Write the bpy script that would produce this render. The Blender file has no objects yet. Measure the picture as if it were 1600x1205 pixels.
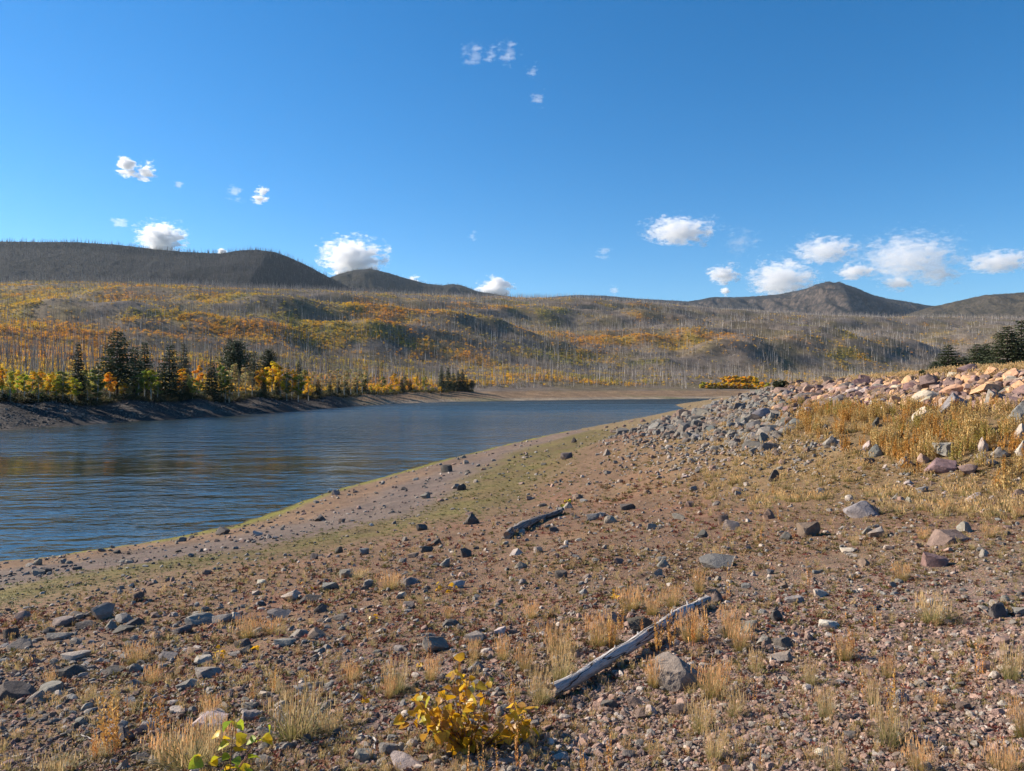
import bpy, bmesh, math, random
import numpy as np
from mathutils import Vector, Matrix, Euler

# ------------------------------------------------------------------ camera, sky, sun, exposure
scene = bpy.context.scene
col = scene.collection
F_PX, CX, HY, CAM_Z = 1155.0, 800.0, 608.0, 6.0      # focal length, centre and horizon of the photograph in its pixels; eye 6 m over the lake

cam_data = bpy.data.cameras.new('camera')
cam = bpy.data.objects.new('camera', cam_data)
col.objects.link(cam)
cam_data.sensor_fit = 'HORIZONTAL'
cam_data.sensor_width = 36.0
cam_data.lens = 36.0 * F_PX / 1600.0
cam.location = (0, 0, CAM_Z)
cam.rotation_euler = (math.radians(90) + math.atan((HY - 602.5) / F_PX), 0, 0)
cam_data.clip_start = 0.1
cam_data.clip_end = 40000
scene.camera = cam

SUN_EL = math.radians(29)
SUN_AZ = math.atan2(-0.945, 0.33)                     # from +Y (straight ahead) towards +X; the sun stands to the left and ahead
sun_dir = Vector((math.sin(SUN_AZ) * math.cos(SUN_EL), math.cos(SUN_AZ) * math.cos(SUN_EL), math.sin(SUN_EL)))
world = bpy.data.worlds.new('World')
scene.world = world
world.use_nodes = True
wn = world.node_tree
wn.nodes.clear()
w_out = wn.nodes.new('ShaderNodeOutputWorld')
w_bg = wn.nodes.new('ShaderNodeBackground')
w_sky = wn.nodes.new('ShaderNodeTexSky')
w_sky.sky_type = 'NISHITA'
w_sky.sun_disc = False
w_sky.sun_elevation = SUN_EL
w_sky.sun_rotation = SUN_AZ
w_sky.altitude = 2700
w_sky.air_density = 1.25
w_sky.dust_density = 0.25
w_sky.ozone_density = 4.0
w_hsv = wn.nodes.new('ShaderNodeHueSaturation')
w_hsv.inputs['Saturation'].default_value = 1.33
w_hsv.inputs['Hue'].default_value = 0.498
w_hsv.inputs['Value'].default_value = 1.0
w_bg.inputs['Strength'].default_value = 0.084
wn.links.new(w_sky.outputs['Color'], w_hsv.inputs['Color'])
wn.links.new(w_hsv.outputs['Color'], w_bg.inputs['Color'])
wn.links.new(w_bg.outputs['Background'], w_out.inputs['Surface'])

sun_data = bpy.data.lights.new('sun', 'SUN')
sun_data.energy = 5.0
sun_data.angle = math.radians(0.53)
sun_data.color = (1.0, 0.885, 0.74)
sun = bpy.data.objects.new('sun', sun_data)
sun.rotation_euler = sun_dir.to_track_quat('Z', 'Y').to_euler()
sun.location = (-200, 80, 200)
col.objects.link(sun)

scene.view_settings.view_transform = 'Standard'
scene.view_settings.look = 'None'
scene.view_settings.gamma = 1.0
scene.view_settings.use_curve_mapping = False
scene.view_settings.exposure = 0.95
scene.render.engine = 'CYCLES'
scene.cycles.max_bounces = 8
scene.cycles.diffuse_bounces = 3
scene.cycles.glossy_bounces = 3
scene.cycles.transparent_max_bounces = 8
scene.cycles.volume_bounces = 5
scene.cycles.volume_max_steps = 160
scene.cycles.volume_step_rate = 1.0
scene.cycles.use_denoising = True

# ------------------------------------------------------------------ numeric helpers
def _hash(ix, iy, seed):
    h = (ix.astype(np.int64) * 374761393 + iy.astype(np.int64) * 668265263 + seed * 1274126177) & 0xFFFFFFFF
    h = ((h ^ (h >> 13)) * 1103515245) & 0xFFFFFFFF
    return ((h ^ (h >> 16)) & 0xFFFFFF) / float(0x1000000)

def vnoise(x, y, seed=0):
    """Gradient noise in about -1..1."""
    x = np.asarray(x, float); y = np.asarray(y, float)
    ix = np.floor(x); iy = np.floor(y)
    fx = x - ix; fy = y - iy
    u = fx * fx * fx * (fx * (fx * 6 - 15) + 10)
    v = fy * fy * fy * (fy * (fy * 6 - 15) + 10)
    def g(dx, dy):
        a = _hash(ix + dx, iy + dy, seed) * 2 * math.pi
        return np.cos(a) * (fx - dx) + np.sin(a) * (fy - dy)
    n0 = g(0, 0) * (1 - u) + g(1, 0) * u
    n1 = g(0, 1) * (1 - u) + g(1, 1) * u
    return (n0 * (1 - v) + n1 * v) * 1.5

def fbm(x, y, octaves=4, seed=0, gain=0.5):
    t = 0.0; a = 1.0; n = 0.0
    for k in range(octaves):
        t = t + a * vnoise(x * 2 ** k + 17.3 * k, y * 2 ** k - 9.1 * k, seed + k * 31)
        n += a; a *= gain
    return t / n

def sstep(a, b, x):
    t = np.clip((x - a) / (b - a), 0, 1)
    return t * t * (3 - 2 * t)

def seg_dist(px, py, poly):
    """Signed distance to a polyline (positive on its right-hand side going along it) and the arc parameter of the nearest point."""
    best = np.full(np.shape(px), 1e9); sign = np.ones(np.shape(px)); par = np.zeros(np.shape(px))
    acc = 0.0
    for (ax, ay), (bx, by) in zip(poly[:-1], poly[1:]):
        dx, dy = bx - ax, by - ay
        L2 = dx * dx + dy * dy
        t = np.clip(((px - ax) * dx + (py - ay) * dy) / L2, 0, 1)
        ex = px - (ax + t * dx); ey = py - (ay + t * dy)
        d = np.hypot(ex, ey)
        s = dy * (px - ax) - dx * (py - ay)
        m = d < best - 1e-9
        best = np.where(m, d, best); sign = np.where(m, np.where(s >= 0, 1.0, -1.0), sign)
        par = np.where(m, acc + t * math.sqrt(L2), par)
        acc += math.sqrt(L2)
    return best * sign, par

def px_point(u, v, z=0.0):
    D = (CAM_Z - z) * F_PX / (v - HY)
    return ((u - CX) / F_PX * D, D)

# ------------------------------------------------------------------ the lie of the land
SHORE_PX = [(0, 876), (120, 862), (240, 843), (360, 822), (430, 801), (500, 773), (600, 745), (680, 722), (760, 702), (850, 681), (940, 664), (1010, 651), (1070, 638)]
SHORE = [(-46, -8), (-32, 10)] + [px_point(u, v) for u, v in SHORE_PX] + [(80, 400), (115, 470), (150, 520)]

CREST = [(30, -14, 7.1), (22, 6, 6.95), (18.6, 18, 6.82), (17.5, 25, 6.72), (17.5, 33.7, 6.52), (17.4, 41, 6.36), (17.3, 47, 6.08), (16.6, 52, 5.35)]
CREST_XY = [(c[0], c[1]) for c in CREST]
_cl = [0.0]
for _a, _b in zip(CREST_XY[:-1], CREST_XY[1:]):
    _cl.append(_cl[-1] + math.dist(_a, _b))
CREST_L = _cl

def shore_dist(x, y):
    return seg_dist(np.asarray(x, float), np.asarray(y, float), SHORE)[0]

def crest_dist(x, y):
    """Distance from the embankment's crest line, positive on the beach side, and the place along it."""
    d, t = seg_dist(np.asarray(x, float), np.asarray(y, float), CREST_XY)
    return d, t

def H_near(x, y, detail=True):
    d = shore_dist(x, y)
    d = d + (0.55 * fbm(x / 4.5, y / 4.5, 3, 15) + 0.15 * vnoise(x / 0.8, y / 0.8, 16)) * sstep(14, 4, np.abs(d))
    up = np.interp(d, [-60, -25, 0, 3, 12, 30, 45, 80, 200], [-5.5, -2.6, 0, 0.34, 1.62, 4.35, 5.4, 6.0, 6.2])
    cd, ct = crest_dist(x, y)
    # beach side of the crest is on its left-hand side going away from the camera
    zc = np.interp(ct, CREST_L, [c[2] for c in CREST])
    side = np.where(cd < 0, -cd, 0.0)
    bank = zc - 0.30 * np.maximum(side - 0.6, 0)
    bank = np.where(cd >= 0, zc + 0.012 * np.minimum(cd, 60), bank)
    bank = bank - 0.30 * np.maximum(0, y - 51)
    k = 0.25
    h = np.clip(0.5 + 0.5 * (up - bank) / k, 0, 1)
    z = bank * (1 - h) + up * h + k * h * (1 - h) * 0.5
    if detail:
        r = np.hypot(x, y)
        land = sstep(-1, 3, d)
        z = z + land * (0.16 * fbm(x / 6.0, y / 6.0, 3, 5) + 0.05 * fbm(x / 1.3, y / 1.3, 3, 9))
        near = sstep(30, 8, r)
        z = z + near * (0.020 * fbm(x / 0.32, y / 0.32, 3, 21))
        z = z + 0.05 * sstep(-0.3, 0.6, d) * vnoise(x / 2.2, y / 2.2, 77)
    return z

# far side: for some columns of the photograph, how far the land is at each height in it
FAR_TAB = {
    -500: [(82, 700), (97, 634), (150, 612), (240, 590), (380, 555), (650, 500), (950, 446), (1250, 436), (1700, 436), (3300, 470)],
    0:    [(108, 672), (125, 626), (175, 612), (260, 588), (400, 548), (700, 490), (1000, 442), (1250, 436), (1700, 440), (3300, 470)],
    70:   [(117, 667), (133, 626), (180, 612), (270, 589), (410, 550), (700, 490), (1000, 442), (1250, 436), (1700, 440), (3300, 470)],
    200:  [(138, 659), (153, 625), (200, 611), (290, 590), (440, 552), (740, 492), (1080, 446), (1320, 438), (1800, 442), (3300, 470)],
    300:  [(153, 653), (170, 623), (225, 610), (320, 590), (480, 553), (780, 500), (1150, 455), (1400, 442), (1800, 444), (3300, 470)],
    400:  [(180, 647), (198, 620), (250, 609), (370, 588), (540, 553), (840, 505), (1250, 458), (1500, 446), (1900, 447), (3300, 470)],
    510:  [(226, 639), (247, 619), (310, 608), (440, 588), (620, 560), (880, 520), (1350, 463), (1600, 449), (2000, 452), (3300, 470)],
    570:  [(268, 634), (300, 616), (350, 608), (470, 590), (640, 562), (900, 525), (1400, 465), (1650, 451), (2100, 455), (3300, 470)],
    640:  [(315, 630), (350, 614), (385, 608), (500, 594), (650, 572), (900, 535), (1400, 475), (1700, 455), (2150, 458), (3300, 470)],
    720:  [(352, 628), (392, 612), (420, 608), (500, 598), (650, 574), (900, 538), (1350, 485), (1700, 460), (2200, 459), (3300, 470)],
    830:  [(388, 626), (445, 610), (480, 605), (650, 577), (900, 548), (1300, 502), (1600, 478), (1950, 462), (2500, 472), (3300, 474)],
    1000: [(433, 624), (510, 610), (560, 604), (700, 584), (900, 560), (1200, 526), (1600, 496), (2100, 475), (2600, 470), (3300, 474)],
    1150: [(476, 622.5), (550, 609), (600, 603), (750, 584), (900, 566), (1200, 538), (1600, 512), (2200, 488), (2800, 474), (3400, 476)],
    1300: [(490, 622), (560, 607), (640, 600), (760, 588), (900, 574), (1200, 545), (1600, 519), (2200, 497), (2700, 486), (3400, 492)],
    1450: [(470, 622), (560, 606), (640, 598), (760, 588), (900, 576), (1200, 550), (1600, 524), (2200, 501), (2700, 492), (3400, 500)],
    1600: [(450, 622), (540, 604), (640, 596), (760, 584), (900, 570), (1200, 545), (1600, 518), (2000, 500), (2500, 490), (3400, 500)],
    2100: [(420, 622), (540, 604), (640, 590), (760, 575), (900, 560), (1200, 530), (1600, 500), (2000, 480), (2500, 470), (3400, 500)],
}
_fu = np.array(sorted(FAR_TAB), float)
_far_samples = np.geomspace(70, 3300, 220)
_far_z = np.array([np.interp(np.log(_far_samples), np.log([p[0] for p in FAR_TAB[u]]),
                             [CAM_Z + p[0] * (HY - p[1]) / F_PX for p in FAR_TAB[u]]) for u in _fu.astype(int)])
for _i, _u in enumerate(_fu.astype(int)):              # in front of the waterline the bed falls away
    _w = FAR_TAB[_u][0][0]
    _far_z[_i] = np.where(_far_samples < _w, np.maximum((_far_samples - _w) * 0.10, -4), _far_z[_i])

# hummocks of the burned hillside: u, v of the top, distance, height, length, width, turn
HUMPS = [
    (545, 505, 800, 34, 150, 75, 60), (600, 540, 690, 26, 120, 52, 64), (780, 538, 830, 22, 110, 60, 65), (930, 470, 1750, 46, 260, 120, 75),
    (905, 478, 1600, 30, 150, 90, 60), (1060, 545, 1000, 26, 230, 80, 68), (1200, 560, 880, 26, 170, 60, 62), (1240, 545, 1080, 22, 190, 70, 65),
    (370, 455, 1250, 30, 230, 70, 80), (240, 490, 800, 20, 160, 48, 85), (90, 520, 600, 16, 120, 40, 85), (330, 490, 900, 22, 160, 55, 80), (690, 470, 1500, 26, 200, 70, 70),
    (640, 463, 1750, 26, 220, 80, 70), (470, 480, 1150, 24, 170, 60, 70), (1150, 500, 1700, 30, 260, 90, 65), (1380, 510, 1800, 34, 300, 100, 66), (1010, 515, 1350, 22, 190, 70, 65),
    (860, 500, 1350, 24, 160, 70, 62), (700, 515, 1020, 20, 130, 52, 62), (160, 460, 1000, 16, 200, 50, 85), (1480, 505, 2000, 30, 300, 100, 60), (1330, 560, 1000, 20, 200, 60, 70),
]

def H_far(x, y):
    x = np.asarray(x, float); y = np.asarray(y, float)
    az = np.arctan2(x, y)
    azc = np.clip(az, math.radians(-50), math.radians(50))
    D = np.hypot(x, y) * np.cos(azc)
    u = np.clip(CX + F_PX * np.tan(azc), _fu[0], _fu[-1])
    lu = np.interp(u, _fu, np.arange(len(_fu)))
    i0 = np.clip(np.floor(lu).astype(int), 0, len(_fu) - 2); fu = lu - i0
    fu = fu * fu * (3 - 2 * fu) * 0.5 + fu * 0.5
    ls = np.interp(np.log(np.clip(D, 70, 3300)), np.log(_far_samples), np.arange(len(_far_samples)))
    j0 = np.clip(np.floor(ls).astype(int), 0, len(_far_samples) - 2); fj = ls - j0
    a = _far_z[i0, j0] * (1 - fj) + _far_z[i0, j0 + 1] * fj
    b = _far_z[i0 + 1, j0] * (1 - fj) + _far_z[i0 + 1, j0 + 1] * fj
    z = a * (1 - fu) + b * fu
    h = sstep(4, 40, z)
    # roll and gully noise, stronger far up
    z = z + h * (sstep(100, 1000, D) * 0.8 + 0.2) * (21 * fbm(x / 210.0, y / 170.0, 3, 41) + 9 * fbm(x / 75.0, y / 48.0, 3, 43))
    for (hu, hv, hd, hh, la, wi, turn) in HUMPS:
        hx = (hu - CX) / F_PX * hd; hy = hd
        c, s = math.cos(math.radians(turn)), math.sin(math.radians(turn))
        ax = (x - hx) * s + (y - hy) * c          # along
        ay = (x - hx) * c - (y - hy) * s          # across
        z = z + hh * np.exp(-(ax / la) ** 2 - (ay / wi) ** 2) * h
    vc = np.interp(u, [-500, 0, 200, 300, 400, 510, 570, 640, 720, 800, 880, 980, 1100, 1300, 1450, 1600, 2100], [446, 443, 445, 448, 452, 456, 458, 463, 466, 468, 467, 472, 480, 493, 497, 497, 480])
    lim = CAM_Z + D * (HY - vc) / F_PX                       # the skyline of the hill
    k = 0.022 * D
    lim = lim + h * 9 * fbm(x / 130.0, y / 400.0, 3, 47)
    hh = np.clip(0.5 + 0.5 * (z - lim) / k, 0, 1)
    z = z * (1 - hh) + lim * hh - k * hh * (1 - hh) * 0.5
    z = z + sstep(-0.2, 1.2, z) * (0.35 * fbm(x / 14.0, y / 14.0, 3, 61) + 0.12 * fbm(x / 3.0, y / 3.0, 2, 63)) * sstep(0.0, 2.5, z)
    return z

def split_D(x, y):
    """Distance ahead at which the near shore hands over to the far side (under water, or behind the embankment)."""
    az = np.clip(np.arctan2(x, y), math.radians(-50), math.radians(50))
    u = CX + F_PX * np.tan(az)
    return np.interp(u, [-500, 0, 200, 400, 560, 760, 940, 1010, 1070, 1130, 1200, 1600, 2100], [45, 66, 82, 110, 150, 210, 260, 300, 330, 330, 260, 150, 120])

def dist_D(x, y):
    az = np.clip(np.arctan2(x, y), math.radians(-50), math.radians(50))
    return np.hypot(x, y) * np.cos(az)

def H(x, y):
    x = np.asarray(x, float); y = np.asarray(y, float)
    s = split_D(x, y)
    w = sstep(0.85, 1.15, dist_D(x, y) / s)
    return H_near(x, y) * (1 - w) + H_far(x, y) * w

def ray_hit(u, v, dmin=1.2, dmax=3200.0, n=900):
    """Where the line of sight through pixel (u, v) of the photograph meets the land; nan where it meets sky or water first."""
    u = np.atleast_1d(np.asarray(u, float)); v = np.atleast_1d(np.asarray(v, float))
    ds = np.geomspace(dmin, dmax, n)
    res = np.full((len(u), 3), np.nan)
    alive = np.ones(len(u), bool)
    prev = np.full(len(u), dmin)
    tx = (u - CX) / F_PX; tz = (HY - v) / F_PX
    for d in ds:
        idx = np.nonzero(alive)[0]
        if len(idx) == 0: break
        z = H(tx[idx] * d, np.full(len(idx), d))
        hit = (CAM_Z + tz[idx] * d) <= z
        if hit.any():
            k = idx[hit]
            lo = prev[k].copy(); hi = np.full(len(k), d)
            for _ in range(14):
                m = (lo + hi) / 2
                below = (CAM_Z + tz[k] * m) <= H(tx[k] * m, m)
                hi = np.where(below, m, hi); lo = np.where(below, lo, m)
            res[k, 0] = tx[k] * hi; res[k, 1] = hi; res[k, 2] = H(tx[k] * hi, hi)
            alive[k] = False
        prev[idx] = d
    return res

# a quick table of the visible near shore, one column of sight lines every few pixels
_tu = np.arange(-820.0, 2421.0, 3.0)
_td = np.geomspace(1.3, 330, 620)
_tx = ((_tu - CX) / F_PX)[:, None] * _td[None, :]
_ty = np.repeat(_td[None, :], len(_tu), 0)
_tz = H(_tx, _ty)
_tv = np.minimum.accumulate(HY - F_PX * (_tz - CAM_Z) / _ty, axis=1)
_tlim = split_D(_tx, _ty)

def quick_hit(u, v):
    """ray_hit for the near shore, from the table; rows of x, y, z (nan where the line of sight passes over it)."""
    u = np.atleast_1d(np.asarray(u, float)); v = np.atleast_1d(np.asarray(v, float))
    ci = np.clip(np.rint((u - _tu[0]) / 3.0).astype(int), 0, len(_tu) - 1)
    d = np.full(len(u), np.nan)
    order = np.argsort(ci); b = np.searchsorted(ci[order], np.arange(len(_tu) + 1))
    for c in np.unique(ci):
        k = order[b[c]:b[c + 1]]
        col_v = _tv[c]
        j = np.searchsorted(-col_v, -v[k], side='left')
        ok = (j > 0) & (j < len(_td))
        jj = np.clip(j, 1, len(_td) - 1)
        v0, v1 = col_v[jj - 1], col_v[jj]
        f = np.where(v0 - v1 > 1e-9, (v0 - v[k]) / np.maximum(v0 - v1, 1e-9), 0)
        dd = _td[jj - 1] + np.clip(f, 0, 1) * (_td[jj] - _td[jj - 1])
        d[k] = np.where(ok & (dd < _tlim[c, jj] * 0.95), dd, np.nan)
    x = (u - CX) / F_PX * d
    z = H_near(np.nan_to_num(x), np.nan_to_num(d, nan=5.0))
    bad = np.isnan(d) | (z < 0.01)
    r = np.stack([x, d, z], 1); r[bad] = np.nan
    return r

# ------------------------------------------------------------------ objects and materials: helpers
def tag(o, label=None, cat=None, group=None, kind=None):
    if label: o['label'] = label
    if cat: o['category'] = cat
    if group: o['group'] = group
    if kind: o['kind'] = kind
    return o

def mesh_from(name, verts, faces, mats=(), smooth=False):
    """verts (N,3); faces list/array of equal-length index rows, or a list of such arrays."""
    me = bpy.data.meshes.new(name)
    verts = np.asarray(verts, np.float32)
    groups = faces if isinstance(faces, list) and len(faces) and isinstance(faces[0], np.ndarray) and faces[0].ndim == 2 else [np.asarray(faces, np.int32)]
    groups = [np.asarray(g, np.int32) for g in groups if len(g)]
    me.vertices.add(len(verts))
    me.vertices.foreach_set('co', verts.ravel())
    nl = sum(g.size for g in groups); nf = sum(len(g) for g in groups)
    me.loops.add(nl); me.polygons.add(nf)
    me.loops.foreach_set('vertex_index', np.concatenate([g.ravel() for g in groups]))
    tot = np.concatenate([np.full(len(g), g.shape[1], np.int32) for g in groups])
    me.polygons.foreach_set('loop_start', np.concatenate([[0], np.cumsum(tot)[:-1]]).astype(np.int32))
    me.polygons.foreach_set('loop_total', tot)
    me.polygons.foreach_set('use_smooth', np.full(nf, bool(smooth)))
    for m in mats: me.materials.append(m)
    me.update(calc_edges=True)
    return me

def link(name, me, loc=(0, 0, 0), rot=(0, 0, 0), scl=(1, 1, 1), parent=None):
    o = bpy.data.objects.new(name, me)
    o.location = loc; o.rotation_euler = rot; o.scale = scl
    o.parent = parent
    col.objects.link(o)
    return o

def add_attr(me, name, arr, kind='FLOAT_COLOR', domain='POINT'):
    a = me.attributes.new(name, kind, domain)
    if kind == 'FLOAT_COLOR':
        arr = np.asarray(arr, np.float32)
        if arr.shape[1] == 3: arr = np.concatenate([arr, np.ones((len(arr), 1), np.float32)], 1)
        a.data.foreach_set('color', arr.ravel())
    elif kind == 'FLOAT_VECTOR':
        a.data.foreach_set('vector', np.asarray(arr, np.float32).ravel())
    else:
        a.data.foreach_set('value', np.asarray(arr).ravel())

class NT:
    """A few short words for building a node material."""
    def __init__(s, name):
        s.m = bpy.data.materials.new(name); s.m.use_nodes = True
        s.t = s.m.node_tree; s.t.nodes.clear()
        s.out = s.t.nodes.new('ShaderNodeOutputMaterial')
    def n(s, kind, **kw):
        x = s.t.nodes.new('ShaderNode' + kind)
        for k, v in kw.items():
            if k in x.inputs.keys() if hasattr(x.inputs, 'keys') else False: s.set(x.inputs[k], v)
            else: setattr(x, k, v)
        return x
    def set(s, inp, v):
        if isinstance(v, bpy.types.NodeSocket): s.t.links.new(v, inp)
        else: inp.default_value = v
    def math(s, op, a, b=0.0):
        x = s.t.nodes.new('ShaderNodeMath'); x.operation = op
        s.set(x.inputs[0], a); s.set(x.inputs[1], b); return x.outputs[0]
    def mix(s, f, a, b, blend='MIX'):
        x = s.t.nodes.new('ShaderNodeMix'); x.data_type = 'RGBA'; x.blend_type = blend
        s.set(x.inputs[0], f)
        for i, v in ((6, a), (7, b)):
            s.set(x.inputs[i], v if isinstance(v, bpy.types.NodeSocket) or len(v) == 4 else (*v, 1))
        return x.outputs[2]
    def noise(s, scale, vec=None, detail=4, rough=0.55):
        x = s.t.nodes.new('ShaderNodeTexNoise')
        x.inputs['Scale'].default_value = scale; x.inputs['Detail'].default_value = detail; x.inputs['Roughness'].default_value = rough
        if vec is not None: s.t.links.new(vec, x.inputs['Vector'])
        return x.outputs[0]
    def ramp(s, f, stops):
        x = s.t.nodes.new('ShaderNodeValToRGB')
        e = x.color_ramp.elements
        while len(e) < len(stops): e.new(0.5)
        for k, (p, c) in enumerate(stops):
            e[k].position = p; e[k].color = c if len(c) == 4 else (*c, 1)
        s.t.links.new(f, x.inputs[0]); return x.outputs[0]
    def remap(s, f, a, b, c=0.0, d=1.0):
        x = s.t.nodes.new('ShaderNodeMapRange')
        s.t.links.new(f, x.inputs[0])
        for i, v in enumerate((a, b, c, d)): x.inputs[i + 1].default_value = v
        return x.outputs[0]
    def coord(s, which='Object'):
        return s.t.nodes.new('ShaderNodeTexCoord').outputs[which]
    def pos(s):
        return s.t.nodes.new('ShaderNodeNewGeometry').outputs['Position']
    def mapping(s, vec, scale=(1, 1, 1), rot=(0, 0, 0)):
        x = s.t.nodes.new('ShaderNodeMapping')
        x.inputs['Scale'].default_value = scale; x.inputs['Rotation'].default_value = rot
        s.t.links.new(vec, x.inputs[0]); return x.outputs[0]
    def attr(s, name, kind='GEOMETRY'):
        x = s.t.nodes.new('ShaderNodeAttribute'); x.attribute_name = name; x.attribute_type = kind
        return x.outputs[0]
    def obj_color(s): return s.t.nodes.new('ShaderNodeObjectInfo').outputs['Color']
    def rand(s): return s.t.nodes.new('ShaderNodeObjectInfo').outputs['Random']
    def bump(s, h, strength=0.5, dist=0.02, normal=None):
        x = s.t.nodes.new('ShaderNodeBump')
        x.inputs['Strength'].default_value = strength; x.inputs['Distance'].default_value = dist
        s.t.links.new(h, x.inputs['Height'])
        if normal is not None: s.t.links.new(normal, x.inputs['Normal'])
        return x.outputs[0]
    def bsdf(s, base, rough=0.9, normal=None, spec=0.25, **kw):
        x = s.t.nodes.new('ShaderNodeBsdfPrincipled')
        s.set(x.inputs['Base Color'], base if isinstance(base, bpy.types.NodeSocket) or len(base) == 4 else (*base, 1))
        s.set(x.inputs['Roughness'], rough)
        x.inputs['Specular IOR Level'].default_value = spec
        if normal is not None: s.t.links.new(normal, x.inputs['Normal'])
        for k, v in kw.items(): s.set(x.inputs[k], v)
        s.t.links.new(x.outputs[0], s.out.inputs['Surface'])
        return s.m
    def leafy(s, base, trans=0.35, rough=0.6, spec=0.3):
        """Thin leaf: diffuse with light coming through."""
        d = s.t.nodes.new('ShaderNodeBsdfPrincipled'); s.set(d.inputs['Base Color'], base)
        d.inputs['Roughness'].default_value = rough; d.inputs['Specular IOR Level'].default_value = spec
        t = s.t.nodes.new('ShaderNodeBsdfTranslucent'); s.set(t.inputs['Color'], base)
        m = s.t.nodes.new('ShaderNodeMixShader'); m.inputs[0].default_value = trans
        s.t.links.new(d.outputs[0], m.inputs[1]); s.t.links.new(t.outputs[0], m.inputs[2])
        s.t.links.new(m.outputs[0], s.out.inputs['Surface'])
        return s.m

def scatter(name, pts, rot, scl, idx, tint, protos, label, cat):
    """Many small things nobody could count, as one object: points that carry copies of a few prototypes."""
    me = bpy.data.meshes.new(name)
    pts = np.asarray(pts, np.float32)
    me.vertices.add(len(pts)); me.vertices.foreach_set('co', pts.ravel())
    scl = np.asarray(scl, np.float32)
    if scl.ndim == 1: scl = np.repeat(scl[:, None], 3, 1)
    add_attr(me, 'rot', rot, 'FLOAT_VECTOR'); add_attr(me, 'scl', scl, 'FLOAT_VECTOR')
    add_attr(me, 'idx', np.asarray(idx, np.int32), 'INT'); add_attr(me, 'tint', tint)
    c = bpy.data.collections.new(name + '_kinds')
    for k, p in enumerate(protos):
        ob = bpy.data.objects.new('%s_kind_%02d' % (name, k), p); c.objects.link(ob)
    g = bpy.data.node_groups.new(name, 'GeometryNodeTree')
    g.interface.new_socket('Geometry', in_out='INPUT', socket_type='NodeSocketGeometry')
    g.interface.new_socket('Geometry', in_out='OUTPUT', socket_type='NodeSocketGeometry')
    N = g.nodes; L = g.links
    gi = N.new('NodeGroupInput'); go = N.new('NodeGroupOutput')
    ci = N.new('GeometryNodeCollectionInfo'); ci.inputs['Collection'].default_value = c
    ci.inputs['Separate Children'].default_value = True; ci.inputs['Reset Children'].default_value = True
    ip = N.new('GeometryNodeInstanceOnPoints'); ip.inputs['Pick Instance'].default_value = True
    def na(n, t):
        x = N.new('GeometryNodeInputNamedAttribute'); x.data_type = t; x.inputs['Name'].default_value = n
        return x.outputs[0]
    L.new(gi.outputs[0], ip.inputs['Points']); L.new(ci.outputs[0], ip.inputs['Instance'])
    L.new(na('idx', 'INT'), ip.inputs['Instance Index'])
    L.new(na('rot', 'FLOAT_VECTOR'), ip.inputs['Rotation']); L.new(na('scl', 'FLOAT_VECTOR'), ip.inputs['Scale'])
    L.new(ip.outputs[0], go.inputs[0])
    o = link(name, me)
    md = o.modifiers.new('copies', 'NODES'); md.node_group = g
    return tag(o, label, cat, None, 'stuff')

# ------------------------------------------------------------------ colour zones of the land
def lerp3(a, b, t):
    return a * (1 - t[..., None]) + np.asarray(b) * t[..., None]

def shore_zones(x, y):
    """Weights of the strips along the near shore: algae, mud, pebbles, short green grass, brown soil, embankment."""
    d = shore_dist(x, y) + 1.1 * fbm(x / 7.0, y / 7.0, 3, 101) + 0.5 * fbm(x / 1.6, y / 1.6, 2, 102)
    far = sstep(25, 70, y)
    algae = sstep(1.3, 0.2, d)
    mud = sstep(0.0, 0.6, d) * sstep(5.5, 3.0, d) * (1 - 0.6 * far)
    peb = np.maximum(sstep(2.6, 4.4, d) * sstep(11.0 - 4 * far, 8.0 - 4 * far, d), far * sstep(0.2, 0.8, d) * sstep(5, 3, d))
    grs = sstep(8.3 - 4 * far, 10.2 - 4 * far, d) * sstep(15.2 + 2 * far, 11.5 + far, d) * (0.62 + 0.38 * sstep(-0.25, 0.2, fbm(x / 2.6, y / 2.6, 3, 104)))
    soil = sstep(12.5, 16.5, d)
    cd, ct = crest_dist(x, y)
    return d, algae, mud, peb, grs, soil, -cd, ct

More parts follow.
